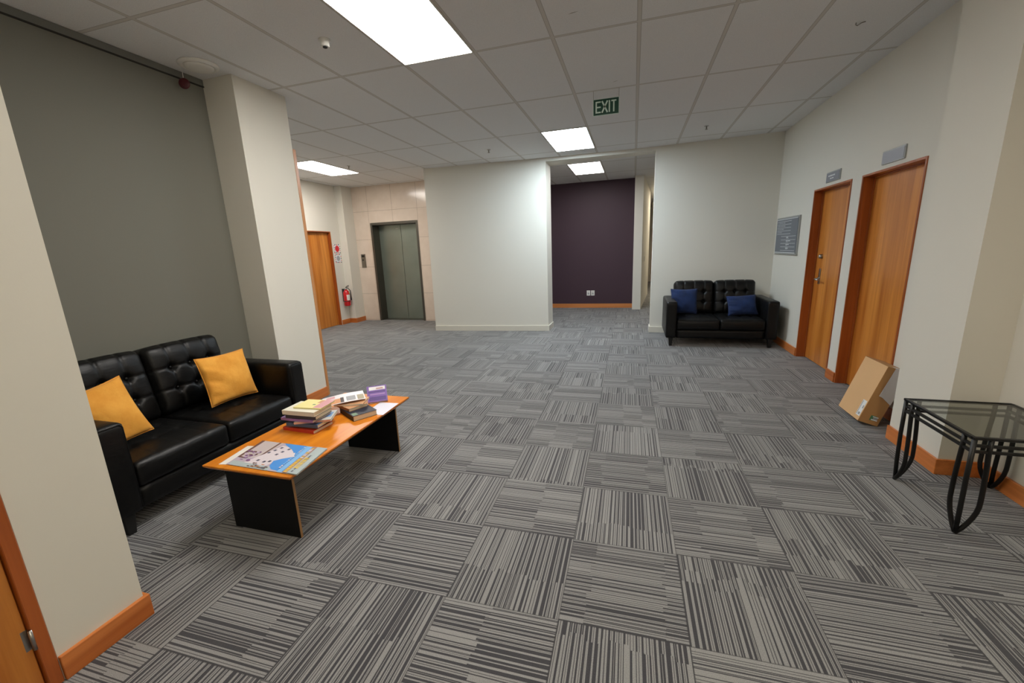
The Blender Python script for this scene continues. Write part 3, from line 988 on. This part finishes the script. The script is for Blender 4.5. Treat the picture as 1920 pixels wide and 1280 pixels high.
def sofa(name, label):
    R_ = root(name, label=label, category='sofa', group='black leather two seat sofas')
    hwid = SW / 2
    at_ = 0.145
    # base frame
    f = MB()
    soft_box(f, (SW - 2 * at_ + 0.01, SD - 0.05, 0.125), (0, SD / 2 + 0.0, 0.180), M_leather, (16, 10, 4), 0.015)
    f.build('base_frame', R_)
    bk = MB()
    soft_box(bk, (SW - 2 * at_ + 0.01, 0.13, 0.52), (0, SD - 0.075, 0.39), M_leather, (20, 4, 10), 0.03)
    bk.build('back_frame', R_)
    for s in (-1, 1):
        a = MB()
        soft_box(a, (at_, SD, 0.525), (s * (hwid - at_ / 2), SD / 2, 0.120 + 0.2625), M_leather, (8, 24, 16), 0.022,
                 fn=lambda p, t: p + Vector((0, 0, 0.004 * (1 - t[0] ** 2) if t[2] > 0.9 else 0)))
        arm = a.build('armrest', R_)
        # piping along the arm's front
        pp = MB()
        xa, xb = s * (hwid - at_ + 0.012), s * (hwid - 0.012)
        pp.tube([(xa, 0.004, 0.14), (xa, 0.004, 0.62), (xa + s * 0.012, 0.004, 0.636), (xb - s * 0.012, 0.004, 0.636), (xb, 0.004, 0.62), (xb, 0.004, 0.14)], 0.0035, M_leather, 8)
        pp.build('piping', arm)
    cw = (SW - 2 * at_) / 2

    def puff(p, t, sx, sz, bxs, bzs, depth, seam, axis_out, amp, hx, hz_):
        """t: unit coordinates; bulge outward on the face along axis_out with tufts"""
        return p
    for s in (-1, 1):
        cx = s * cw / 2
        # seat cushion
        sc_ = MB()
        dd = 0.66

        def fseat(p, t, cx=cx):
            if t[2] > -0.2:
                k = max(0.0, min(1.0, (t[2] + 0.2) / 1.2))
                b = 0.020 * (1 - t[0] ** 4) * (1 - t[1] ** 4)
                tuft = 0
                for bx in (-0.5, 0.0, 0.5):
                    for by in (-0.25, 0.38):
                        d2_ = ((t[0] - bx) * cw / 2) ** 2 + ((t[1] - by) * dd / 2) ** 2
                        tuft += 0.017 * math.exp(-d2_ / (2 * 0.022 ** 2))
                for bx in (-0.5, 0.0, 0.5):
                    tuft += 0.003 * math.exp(-((t[0] - bx) * cw / 2) ** 2 / (2 * 0.008 ** 2))
                for by in (-0.25, 0.38):
                    tuft += 0.003 * math.exp(-((t[1] - by) * dd / 2) ** 2 / (2 * 0.008 ** 2))
                p = p + Vector((0, 0, (b - tuft) * k))
            if t[1] < -0.9:
                p = p + Vector((0, -0.012 * (1 - t[0] ** 4) * (1 - t[2] ** 2), 0))
            return p
        soft_box(sc_, (cw - 0.004, dd, 0.145), (cx, 0.012 + dd / 2, 0.2435 + 0.0725), M_leather, (44, 44, 8), 0.026, fseat)
        seat = sc_.build('seat_cushion', R_)
        for bx in (-0.5, 0.0, 0.5):
            for by in (-0.25, 0.38):
                MB().lathe([(0.010, -0.002), (0.009, 0.002), (0.004, 0.005)], M_leather, 12, Matrix.Translation((cx + bx * cw / 2, 0.012 + dd / 2 + by * dd / 2, 0.386))).build('button', seat)
        # back cushion, leaning
        bc = MB()
        bw, bh, bt = cw - 0.004, 0.50, 0.19
        tilt = Matrix.Translation((cx, SD - 0.16, 0.385)) @ Matrix.Rotation(-0.20, 4, 'X')

        def fback(p, t):
            if t[1] < 0.3:
                k = max(0.0, min(1.0, (0.3 - t[1]) / 1.3))
                b = 0.040 * (1 - t[0] ** 4) * (1 - t[2] ** 4)
                tuft = 0
                for bx in (-0.5, 0.0, 0.5):
                    for bz in (-0.30, 0.32):
                        d2_ = ((t[0] - bx) * bw / 2) ** 2 + ((t[2] - bz) * bh / 2) ** 2
                        tuft += 0.034 * math.exp(-d2_ / (2 * 0.018 ** 2)) + 0.009 * math.exp(-d2_ / (2 * 0.055 ** 2))
                for bx in (-0.5, 0.0, 0.5):
                    tuft += 0.008 * math.exp(-((t[0] - bx) * bw / 2) ** 2 / (2 * 0.007 ** 2))
                for bz in (-0.30, 0.32):
                    tuft += 0.008 * math.exp(-((t[2] - bz) * bh / 2) ** 2 / (2 * 0.007 ** 2))
                p = p + Vector((0, -(b - tuft) * k, 0))
            if t[2] > 0.85:
                tuft = 0
                for bx in (-0.5, 0.0, 0.5):
                    tuft += 0.006 * math.exp(-((t[0] - bx) * bw / 2) ** 2 / (2 * 0.007 ** 2))
                p = p + Vector((0, 0, 0.012 * (1 - t[0] ** 4) - tuft))
            return p
        soft_box(bc, (bw, bt, bh), (0, -0.02, bh / 2 - 0.01), M_leather, (56, 10, 48), 0.045, fback, tilt)
        back = bc.build('back_cushion', R_)
        for bx in (-0.5, 0.0, 0.5):
            for bz in (-0.30, 0.32):
                MB().lathe([(0.011, 0.0), (0.010, 0.005), (0.004, 0.009)], M_leather, 12,
                           tilt @ Matrix.Translation((bx * bw / 2, -0.02 - bt / 2 + 0.003, bh / 2 - 0.01 + bz * bh / 2)) @ Matrix.Rotation(PI / 2, 4, 'X')).build('button', back)
    for sx in (-1, 1):
        for y in (0.055, SD - 0.06):
            lg = MB()
            x = sx * (hwid - 0.075)
            vs = []
            for z, r in ((0.0, 0.019), (0.125, 0.030)):
                vs += [(x - r, y - r, z), (x + r, y - r, z), (x + r, y + r, z), (x - r, y + r, z)]
            lg.add(vs, [(0, 3, 2, 1), (4, 5, 6, 7), (0, 1, 5, 4), (1, 2, 6, 5), (2, 3, 7, 6), (3, 0, 4, 7)], M_dark)
            lg.build('leg', R_, 0.002, 1)
    return R_


sofa_far = sofa('sofa', 'black tufted leather two seat sofa with navy cushions in the far right corner')
sofa_far.location = (1.195, 6.34, 0)
sofa_near = copy_tree(sofa_far)
sofa_near.name = 'sofa'
sofa_near['label'] = 'black tufted leather two seat sofa with mustard cushions against the grey alcove wall'
sofa_near.rotation_euler = (0, 0, PI / 2)      # local +y (back) points to -x
sofa_near.location = (-2.60, 1.985, 0)


def pillow(name, wx, wz, th, m, label, group, seed=1, wrinkle=0.007):
    """pillow standing in local xz, thickness along y"""
    R_ = root(name, label=label, category='cushion', group=group)
    n = 30
    rnd = random.Random(seed)
    ph = [rnd.uniform(0, 6.28) for _ in range(6)]
    vs, fs = [], []
    for side in (-1, 1):
        for j in range(n + 1):
            for i in range(n + 1):
                u, v_ = -1 + 2 * i / n, -1 + 2 * j / n
                e = max(0.0, (1 - u ** 2) * (1 - v_ ** 2)) ** 0.42
                pin = 1 - 0.07 * (1 - v_ * v_) * abs(u) ** 3
                pin2 = 1 - 0.07 * (1 - u * u) * abs(v_) ** 3
                x = u * wx / 2 * pin
                z = v_ * wz / 2 * pin2
                wr = wrinkle * e * (math.sin(9 * v_ + 4 * u + ph[0]) * max(0, -u - 0.2) * 2 + math.sin(7 * u - 3 * v_ + ph[1]) * max(0, -v_ - 0.1) + 0.6 * math.sin(4 * u + 5 * v_ + ph[2]) + 0.7 * math.sin(21 * v_ + 6 * u + ph[3]) * max(0, -u - 0.35) * 1.6 + 0.4 * math.sin(17 * u - 9 * v_ + ph[4]) * max(0, -v_ - 0.4))
                vs.append((x, side * (th / 2 * e + wr if side < 0 else th / 2 * e), z))
    N = (n + 1) * (n + 1)
    for s in (0, 1):
        for j in range(n):
            for i in range(n):
                a = s * N + j * (n + 1) + i
                q = (a, a + 1, a + n + 2, a + n + 1)
                fs.append(q if s == 0 else tuple(reversed(q)))
    mb = MB()
    mb.add(vs, fs, m, True)
    mb.build('cushion_cover', R_)
    # seam around the rim
    ring = []
    for k in range(n * 4):
        s_, i = divmod(k, n)
        u, v_ = [(-1 + 2 * i / n, -1), (1, -1 + 2 * i / n), (1 - 2 * i / n, 1), (-1, 1 - 2 * i / n)][s_]
        ring.append((u * wx / 2 * (1 - 0.07 * (1 - v_ * v_) * abs(u) ** 3), 0, v_ * wz / 2 * (1 - 0.07 * (1 - u * u) * abs(v_) ** 3)))
    ring.append(ring[0])
    MB().tube(ring, 0.0028, m, 6).build('seam', R_)
    return R_


def place(o, loc, x_axis, z_axis):
    x = Vector(x_axis).normalized()
    z = Vector(z_axis)
    z = (z - x * z.dot(x)).normalized()
    y = z.cross(x)
    M_ = Matrix((x, y, z)).transposed().to_4x4()
    M_.translation = Vector(loc)
    o.matrix_world = M_
    o.location = M_.to_translation()
    o.rotation_euler = M_.to_euler()


GP = 'mustard cushions on the near sofa'
p1 = pillow('throw_cushion', 0.38, 0.37, 0.12, M_mustard, 'mustard cushion nearest the pier, standing square against the back of the near sofa', GP, 3)
place(p1, (-2.965, 2.325, 0.600), (0.05, 0.99, -0.02), (-0.26, 0.03, 0.95))
p2 = pillow('throw_cushion', 0.33, 0.38, 0.12, M_mustard, 'mustard cushion tilted on one corner beside the left arm of the near sofa', GP, 8)
place(p2, (-2.950, 1.525, 0.602), (0.05, 0.98, 0.155), (-0.28, -0.17, 0.94))
GN = 'navy cushions on the far sofa'
p3 = pillow('throw_cushion', 0.38, 0.38, 0.12, M_navy, 'navy cushion at the left end of the far sofa', GN, 4)
place(p3, (0.755, 6.80, 0.600), (1, 0.02, 0.0), (0.0, 0.22, 0.97))
p4 = pillow('throw_cushion', 0.39, 0.30, 0.12, M_navy, 'navy cushion slumped at an angle by the right arm of the far sofa', GN, 9)
place(p4, (1.53, 6.72, 0.55), (1, 0.05, 0.05), (-0.12, 0.45, 0.88))

# ============================================================ COFFEE TABLE
TZ = 0.40
ct = root('coffee_table', (-1.905, 2.065, 0), label='low coffee table with orange timber top and black panel legs before the near sofa', category='coffee table')
tp = MB()
# top with tapered under-edge
x0, x1, y0, y1 = -0.290, 0.290, -0.585, 0.600
vs = []
for z, i in ((TZ - 0.028, 0.018), (TZ - 0.010, 0.0), (TZ, 0.0)):
    vs += [(x0 + i, y0 + i, z), (x1 - i, y0 + i, z), (x1 - i, y1 - i, z), (x0 + i, y1 - i, z)]
tp.add(vs[:8], [(0, 3, 2, 1), (0, 1, 5, 4), (1, 2, 6, 5), (2, 3, 7, 6), (3, 0, 4, 7)], M_tableedge)
tp.add(vs[4:], [(0, 1, 5, 4), (1, 2, 6, 5), (2, 3, 7, 6), (3, 0, 4, 7), (4, 5, 6, 7)], M_table)
tp.build('table_top', ct, 0.003, 2)
for y in (-0.518, 0.482):
    g_ = MB().box(-0.215, 0.235, y - 0.007, y + 0.007, 0, TZ - 0.028, M_blackpanel)
    leg = g_.build('panel_leg', ct, label='black panel leg')
    MB().box(0.235, 0.2365, y - 0.007, y + 0.007, 0, TZ - 0.028, M_edgestrip).build('edge_strip', leg, label='pale timber edging')
MB().box(-0.012, 0.012, -0.507, 0.471, TZ - 0.13, TZ - 0.028, M_blackpanel).build('stretcher', ct)


# ============================================================ BOOKS
def book(label, cx, cy, z, wx, wy, h_, rot, cover, spine=None, art=None, group='books stacked on the coffee table', pages=M_pages):
    """wx: length of the spine side (local x), wy: cover width; the spine is on the -y side"""
    R_ = root('book', (cx, cy, z), (0, 0, rot), label=label, category='book', group=group)
    t = 0.0016
    spine = spine or cover
    c = MB()
    c.box(-wx / 2, wx / 2, -wy / 2, wy / 2, 0, t, cover).box(-wx / 2, wx / 2, -wy / 2, wy / 2, h_ - t, h_, cover).box(-wx / 2, wx / 2, -wy / 2, -wy / 2 + t, t, h_ - t, spine)
    if art:
        for (a0, a1_, b0, b1, mm) in art:
            c.box(a0 * wx / 2, a1_ * wx / 2, b0 * wy / 2, b1 * wy / 2, h_, h_ + 0.0003, mm)
    # pale band and dark bar on the spine instead of legible lettering
    c.build('cover', R_)
    MB().box(-wx / 2 + 0.003, wx / 2 - 0.003, -wy / 2 + t, wy / 2 - 0.003, t, h_ - t, pages).build('pages', R_)
    return R_


B_red = flat('book_red', 206, 66, 48)
B_yel = flat('book_yellow', 196, 172, 48)
B_blue = flat('book_slate_blue', 70, 92, 124)
B_grey = flat('book_pale_grey', 190, 188, 182)
B_pink = flat('book_salmon', 214, 160, 140)
B_lilac = flat('book_lilac', 158, 122, 182)
B_char = flat('book_charcoal', 56, 56, 66)
B_white = flat('book_ivory', 224, 220, 204)
B_cream = flat('book_cream_yellow', 232, 220, 150)
B_rose = flat('book_rose', 206, 150, 156)
B_navy = flat('book_navy', 30, 34, 52)
B_brown = flat('book_brown', 166, 118, 84)
B_tan = flat('book_tan', 200, 150, 110)
B_purple = flat('book_purple', 118, 84, 160)
B_purple2 = flat('book_purple_dark', 84, 58, 128)
B_sky = flat('book_sky_blue', 112, 154, 200)
B_green = flat('book_green', 110, 138, 110)
z = TZ
st = [
    # label, x, y, wx, wy, h, rot, cover, spine, art
    ('red paperback at the bottom of the front book stack', -1.985, 2.03, 0.250, 0.165, 0.020, -0.07, B_red, None, None),
    ('thin yellow and green book second from the bottom of the front stack', -1.965, 2.045, 0.20, 0.135, 0.010, -0.02, B_yel, None, None),
    ('slate blue paperback low in the front stack', -1.965, 2.03, 0.235, 0.150, 0.022, 0.02, B_blue, None, None),
    ('pale grey book jutting to the right out of the front stack', -1.935, 2.055, 0.220, 0.165, 0.014, 0.42, B_grey, B_pink, [(-0.9, 0.9, -0.4, 0.6, B_sky)]),
    ('lilac paperback in the middle of the front stack', -1.990, 2.03, 0.250, 0.160, 0.016, -0.02, B_lilac, None, [(-0.3, 0.2, -1.0, -0.6, B_purple2)]),
    ('charcoal spined book under the ivory book in the front stack', -1.965, 2.03, 0.225, 0.150, 0.024, 0.02, B_char, None, None),
    ('thick ivory book near the top of the front stack', -1.972, 2.03, 0.240, 0.165, 0.028, 0.01, B_white, None, None),
    ('cream yellow book with rose corner on top of the front stack', -1.945, 2.065, 0.200, 0.145, 0.008, 0.06, B_cream, None, [(0.35, 1.0, -0.9, 1.0, B_rose), (0.1, 0.35, 0.2, 0.9, B_tan), (0.0, 0.2, -0.3, -0.1, B_green)]),
]
for s_ in st:
    book(s_[0], s_[1], s_[2], z, s_[3], s_[4], s_[5], s_[6], s_[7], s_[8], s_[9])
    z += s_[5] + 0.0008
# rear stack
z = TZ
G2 = 'books in the rear stack on the coffee table'
for s_ in [
    ('thick navy book with cream pages at the bottom of the rear stack', -1.795, 2.29, 0.235, 0.165, 0.036, -0.55, B_navy, None, [(0.5, 0.9, -0.9, -0.5, B_green)]),
    ('brown paperback lying on the navy book', -1.880, 2.33, 0.200, 0.140, 0.020, -0.42, B_tan, B_brown, None),
    ('tan book with curled cover under the glossy magazine', -1.880, 2.345, 0.20, 0.145, 0.012, 0.30, B_tan, B_white, None),
]:
    book(s_[0], s_[1], s_[2], z, s_[3], s_[4], s_[5], s_[6], s_[7], s_[8], s_[9], group=G2)
    z += s_[5] + 0.0008


def curled_sheet(name, label, cat, pts, depth_vec, m_, art=None, thick=0.004, group=None):
    """sheet swept along pts with depth vector; art: list of (a0,a1,b0,b1,mat) along/depth"""
    R_ = root(name, pts[0], label=label, category=cat, group=group)
    o = Vector(pts[0])
    P = [Vector(p) - o for p in pts]
    D = Vector(depth_vec)
    c = MB()
    n = len(P)
    vs = []
    for p in P:
        vs += [p, p + D, p + D + Vector((0, 0, thick)), p + Vector((0, 0, thick))]
    fs = []
    for i in range(n - 1):
        for k in range(4):
            fs.append((i * 4 + k, i * 4 + (k + 1) % 4, (i + 1) * 4 + (k + 1) % 4, (i + 1) * 4 + k))
    fs += [(0, 1, 2, 3), tuple(4 * (n - 1) + k for k in (3, 2, 1, 0))]
    c.add(vs, fs, m_)
    c.build('pages', R_)
    if art:
        a = MB()

        def at(s):
            s = s * (n - 1)
            i = min(int(s), n - 2)
            return P[i].lerp(P[i + 1], s - i)
        up = Vector((0, 0, thick + 0.0006))
        for a0, a1_, b0, b1, mm in art:
            k = max(1, int((a1_ - a0) * (n - 1) + 0.5))
            for q in range(k):
                s0, s1 = a0 + (a1_ - a0) * q / k, a0 + (a1_ - a0) * (q + 1) / k
                a.poly([at(s0) + D * b0 + up, at(s1) + D * b0 + up, at(s1) + D * b1 + up, at(s0) + D * b1 + up], mm)
        a.build('cover_print', R_)
    return R_


P_or = flat('print_orange', 206, 142, 92)
P_gr = flat('print_grey', 150, 152, 156)
P_bk = flat('print_dark', 70, 60, 60)
P_wh = flat('print_white', 232, 228, 232, 0.25)
zt_ = z
dirv = Vector((0.30, 0.19, 0)).normalized()
dep = Vector((-0.13, 0.15, 0.0))
mag_pts = []
base = Vector((-1.985, 2.175, zt_))
for k in range(9):
    s_ = k / 8
    mag_pts.append(base + Vector((0.205, 0.190, 0)) * s_ + Vector((0, 0, 0.006 * math.sin(s_ * PI) + 0.012 * s_)))
curled_sheet('magazine', 'glossy white magazine with small pictures curling over the rear book stack', 'magazine', mag_pts, dep, P_wh,
             [(0.08, 0.42, 0.05, 0.55, P_or), (0.42, 0.5, 0.05, 0.6, P_bk), (0.56, 0.78, 0.1, 0.6, P_gr), (0.82, 0.98, 0.05, 0.6, flat('print_olive', 160, 150, 126)), (0.1, 0.3, 0.65, 0.9, B_rose)], 0.003)
pb = root('book', (-1.780, 2.495, TZ + 0.013), (0, 0, 0.62), label='purple book propped on edge behind the rear book stack', category='book', group=G2)
tl = Matrix.Rotation(-0.75, 4, 'X')
c = MB()
c.box(-0.065, 0.075, -0.003, -0.001, 0.0, 0.13, B_purple, tl).box(-0.065, 0.075, 0.014, 0.016, 0.0, 0.13, B_purple, tl).box(-0.065, -0.063, -0.001, 0.014, 0.0, 0.13, B_purple, tl)
for (a0, a1_, b0, b1, mm) in ((-0.055, 0.065, 0.010, 0.040, B_purple2), (-0.045, 0.06, 0.055, 0.065, B_lilac), (-0.055, 0.065, 0.075, 0.085, B_purple2), (-0.05, 0.065, 0.095, 0.122, P_wh), (0.0, 0.05, 0.10, 0.112, B_rose)):
    c.box(a0, a1_, -0.0036, -0.003, b0, b1, mm, tl)
c.build('cover', pb)
MB().box(-0.063, 0.073, -0.001, 0.014, 0.002, 0.128, M_pages, tl).build('pages', pb)
ps = root('paper_sheet', (-1.69, 2.42, TZ), (0, 0, 0.05), label='blank white sheet of paper at the rear edge of the coffee table', category='paper')
MB().box(-0.075, 0.075, -0.125, 0.10, 0, 0.0008, flat('sheet_white', 222, 222, 234)).build('sheet', ps)

# newspaper with a picture cover, flat at the near end
nw = root('newspaper', (0, 0, TZ), label='newspaper picturing a white building and blue sky on the near end of the coffee table', category='newspaper')
O_, A_, B_ = Vector((-2.065, 1.515, 0)), Vector((0.475, -0.012, 0)), Vector((-0.045, 0.278, 0))


def NP(s, t, z=0.0):
    p = O_ + A_ * s + B_ * t
    return (p.x, p.y, z)


n_ = MB()
hN = 0.004
ring = [NP(0, 0), NP(1, 0), NP(1, 1), NP(0, 1)]
n_.add([(x, y, 0.0012) for x, y, _ in ring] + [(x, y, hN) for x, y, _ in ring], [(0, 3, 2, 1), (4, 5, 6, 7), (0, 1, 5, 4), (1, 2, 6, 5), (2, 3, 7, 6), (3, 0, 4, 7)], flat('newsprint', 198, 198, 192, 0.7))
n_.build('folded_pages', nw)
ap = MB()
lvl = [hN]


def art(pts, m_):
    lvl[0] += 0.00006
    ap.poly([NP(s, t, lvl[0]) for s, t in pts], m_)


N_sky = flat('print_sky', 74, 146, 222)
N_sky2 = flat('print_sky_light', 130, 184, 232)
N_bld = flat('print_building', 218, 208, 214)
N_bld2 = flat('print_building_shade', 184, 170, 184)
N_win = flat('print_window', 84, 82, 104)
N_brn = flat('print_brown', 110, 78, 72)
N_lil = flat('print_lilac', 132, 92, 140)
N_lil2 = flat('print_lilac_pale', 190, 170, 196)
N_yel = flat('print_yellow', 226, 186, 70)
N_gry = flat('print_greyband', 172, 184, 186)
art([(0.0, 0.0), (0.80, 0.0), (0.80, 1.0), (0.0, 1.0)], N_bld2)
art([(0.0, 0.30), (0.30, 0.30), (0.34, 1.0), (0.0, 1.0)], flat('print_footpath', 196, 184, 184))
art([(0.0, 0.28), (0.035, 0.28), (0.045, 1.0), (0.0, 1.0)], N_brn)
art([(0.26, 0.40), (0.285, 0.40), (0.31, 1.0), (0.28, 1.0)], N_brn)
art([(0.02, 0.02), (0.10, 0.0), (0.60, 0.0), (0.58, 0.12), (0.02, 0.16)], N_gry)
art([(0.18, 0.14), (0.50, 0.12), (0.64, 0.62), (0.60, 0.86), (0.38, 0.90), (0.30, 0.55)], N_bld)
art([(0.36, 1.0), (0.80, 1.0), (0.80, 0.02), (0.62, 0.05), (0.55, 0.15), (0.52, 0.32), (0.62, 0.48), (0.66, 0.66), (0.56, 0.80), (0.42, 0.92)], N_sky)
art([(0.70, 1.0), (0.78, 1.0), (0.78, 0.0), (0.72, 0.0)], N_sky2)
art([(0.66, 0.70), (0.70, 0.55), (0.58, 0.42), (0.54, 0.50), (0.62, 0.66)], N_bld)
rn = random.Random(7)
for (s, t) in ((0.30, 0.55), (0.34, 0.66), (0.38, 0.78), (0.43, 0.52), (0.46, 0.64), (0.50, 0.76), (0.30, 0.24), (0.40, 0.22), (0.46, 0.26)):
    art([(s, t), (s + 0.035, t - 0.004), (s + 0.045, t + 0.055), (s + 0.01, t + 0.06)], N_win)
for k in range(26):
    s, t = rn.uniform(0.03, 0.24), rn.uniform(0.16, 0.55)
    r1, r2 = rn.uniform(0.012, 0.04), rn.uniform(0.012, 0.04)
    art([(s + r1 * math.cos(a) * rn.uniform(0.7, 1.2), t + r2 * math.sin(a)) for a in [q * PI / 3 for q in range(6)]], rn.choice((N_lil, N_lil2, N_brn, N_lil)))
for k in range(22):
    s, t = rn.uniform(0.28, 0.54), rn.uniform(0.03, 0.16)
    r1, r2 = rn.uniform(0.01, 0.03), rn.uniform(0.008, 0.02)
    art([(s + r1 * math.cos(a), t + r2 * math.sin(a)) for a in [q * PI / 2.5 for q in range(5)]], rn.choice((N_brn, N_win, P_or)))
art([(0.80, 0.0), (0.86, 0.0), (0.86, 1.0), (0.80, 1.0)], flat('print_rust', 168, 128, 116))
art([(0.86, 0.0), (1.0, 0.0), (1.0, 1.0), (0.86, 1.0)], N_gry)
t = 0.02
while t < 0.93:
    wd = rn.uniform(0.02, 0.05)
    art([(0.805, t), (0.85, t), (0.85, t + wd), (0.805, t + wd)], N_yel if t < 0.5 else rn.choice((N_yel, N_bld)))
    if t < 0.55 and t > 0.14:
        art([(0.875, t), (0.935, t + 0.006), (0.935, t + wd * 0.8), (0.875, t + wd)], N_yel)
    if t > 0.1:
        art([(0.70, t), (0.725, t + 0.005), (0.725, t + wd * 0.7), (0.70, t + wd)], rn.choice((N_sky2, N_bld, N_sky2)))
    t += wd + 0.012
for t in (0.04, 0.12, 0.55, 0.60):
    art([(0.90, t), (0.915, t), (0.92, t + 0.05), (0.905, t + 0.05)], N_win)
ap.build('cover_picture', nw)
un = root('paper_sheet', (-2.07, 1.60, TZ), (0, 0, 0.16), label='pale sheet of paper peeking out from under the newspaper', category='paper')
MB().box(-0.055, 0.16, -0.085, 0.13, 0, 0.0010, M_paper).build('sheet', un)

# ============================================================ CARDBOARD BOX
bx = root('cardboard_box', (1.862, 3.70, 0), (0, math.radians(17.5), 0), label='brown cardboard box leaning against the second timber door frame behind the beige pier', category='cardboard box')
BT, BW, BL = 0.140, 0.33, 0.468
xf = None
q = MB()
q.add([(-BT, 0, 0), (0, 0, 0), (0, BW, 0), (-BT, BW, 0), (-BT, 0, BL), (0, 0, BL), (0, BW, BL), (-BT, BW, BL)],
      [(0, 3, 2, 1), (4, 5, 6, 7), (0, 1, 5, 4), (1, 2, 6, 5), (2, 3, 7, 6)], M_cardside)
q.add([(-BT, 0, 0), (-BT, BW, 0), (-BT, 0, BL), (-BT, BW, BL)], [(0, 1, 3, 2)], M_card)
q.build('carton', bx, 0.002, 1)
MB().box(-BT - 0.0008, -BT, 0.012, 0.066, 0.035, 0.165, M_signwhite).box(-BT - 0.0012, -BT - 0.0008, 0.054, 0.061, 0.04, 0.155, P_gr).box(-BT - 0.0012, -BT - 0.0008, 0.020, 0.045, 0.045, 0.065, P_gr).box(-BT - 0.0012, -BT - 0.0008, 0.016, 0.03, 0.10, 0.125, P_gr).build('shipping_label', bx, label='white shipping label')
MB().box(-BT + 0.065, -BT + 0.105, -0.0008, 0, 0.035, 0.075, flat('sticker_green', 70, 116, 82)).box(-BT + 0.075, -BT + 0.118, -0.0012, -0.0008, 0.038, 0.046, M_signwhite).box(-BT + 0.078, -BT + 0.118, -0.0012, -0.0008, 0.064, 0.070, M_signwhite).box(-BT + 0.085, -BT + 0.115, -0.0012, -0.0008, 0.048, 0.062, P_gr).build('green_sticker', bx, label='small green and white sticker')
pw = MB()
pw.add([(-0.09, -0.003, BL + 0.003), (0.0, -0.003, BL + 0.003), (0.0, -0.006, 0.19), (-0.075, -0.008, 0.23), (-0.09, 0.04, BL + 0.004), (0.0, 0.05, BL + 0.004), (-0.10, -0.010, 0.235)],
       [(0, 1, 2, 3), (4, 5, 1, 0), (0, 3, 6)], flat('pouch_white', 200, 194, 192))
po = pw.build('document_pouch', bx, label='white paper pouch hanging over the corner')
so = po.modifiers.new('solid', 'SOLIDIFY')
so.thickness = 0.002

# ============================================================ SIDE TABLE
SX0, SX1, SY0, SY1, SZ = 1.548, 2.035, 2.325, 2.868, 0.520
sdt = root('side_table', ((SX0 + SX1) / 2, (SY0 + SY1) / 2, 0), label='black iron side table with smoked glass top by the right wall', category='side table')
hx, hy = (SX1 - SX0) / 2, (SY1 - SY0) / 2
rm = MB()
tt = 0.016
for (a0, a1_, b0, b1) in ((-hx, hx, -hy, -hy + tt), (-hx, hx, hy - tt, hy), (-hx, -hx + tt, -hy + tt, hy - tt), (hx - tt, hx, -hy + tt, hy - tt)):
    rm.box(a0, a1_, b0, b1, SZ - 0.013, SZ, M_iron)
rm.build('top_rim', sdt, 0.002, 1)
MB().box(-hx + tt, hx - tt, -hy + tt, hy - tt, SZ - 0.008, SZ - 0.002, M_glass).build('glass_top', sdt, label='smoked glass pane')
ra = MB()
for z in (SZ - 0.044, SZ - 0.074):
    i = 0.010
    for a, b in (((-hx + i, -hy + i), (hx - i, -hy + i)), ((hx - i, -hy + i), (hx - i, hy - i)), ((hx - i, hy - i), (-hx + i, hy - i)), ((-hx + i, hy - i), (-hx + i, -hy + i))):
        ra.tube([(a[0], a[1], z), (b[0], b[1], z)], 0.0088, M_iron, square=True)
ra.build('rail_frame', sdt)
for sx in (-1, 1):
    for sy in (-1, 1):
        lg = MB()
        cx_, cy_ = sx * (hx - 0.010), sy * (hy - 0.010)
        foot = Vector((cx_ + sx * -0.008, cy_ + sy * -0.008, 0.008))
        # the corner rod, and one rod set in along each side, all meeting at the foot
        lg.tube([(cx_, cy_, SZ - 0.012), (cx_, cy_, 0.30), (cx_ - sx * 0.004, cy_ - sy * 0.002, 0.12), foot], 0.0105, M_iron, 10)
        for dx_, dy_ in ((1, 0), (0, 1)):
            px, py = cx_ - sx * dx_ * 0.062, cy_ - sy * dy_ * 0.062
            pts = [(px, py, SZ - 0.012), (px, py, SZ - 0.08)]
            ex_ = 0.012
            for k in range(1, 15):
                u_ = k / 14
                # falls straight, bows a little outwards, then sweeps into the foot
                zz = (SZ - 0.08) * (1 - u_)
                off = 0.062 + 0.010 * math.sin(u_ * PI * 0.9)
                off *= max(0.0, 1 - max(0.0, (u_ - 0.62) / 0.38) ** 1.9)
                pts.append((cx_ - sx * dx_ * off - sx * 0.006 * u_, cy_ - sy * dy_ * off - sy * 0.006 * u_, max(zz, 0.008)))
            lg.tube(pts, 0.0105, M_iron, 10)
        lg.build('leg', sdt)
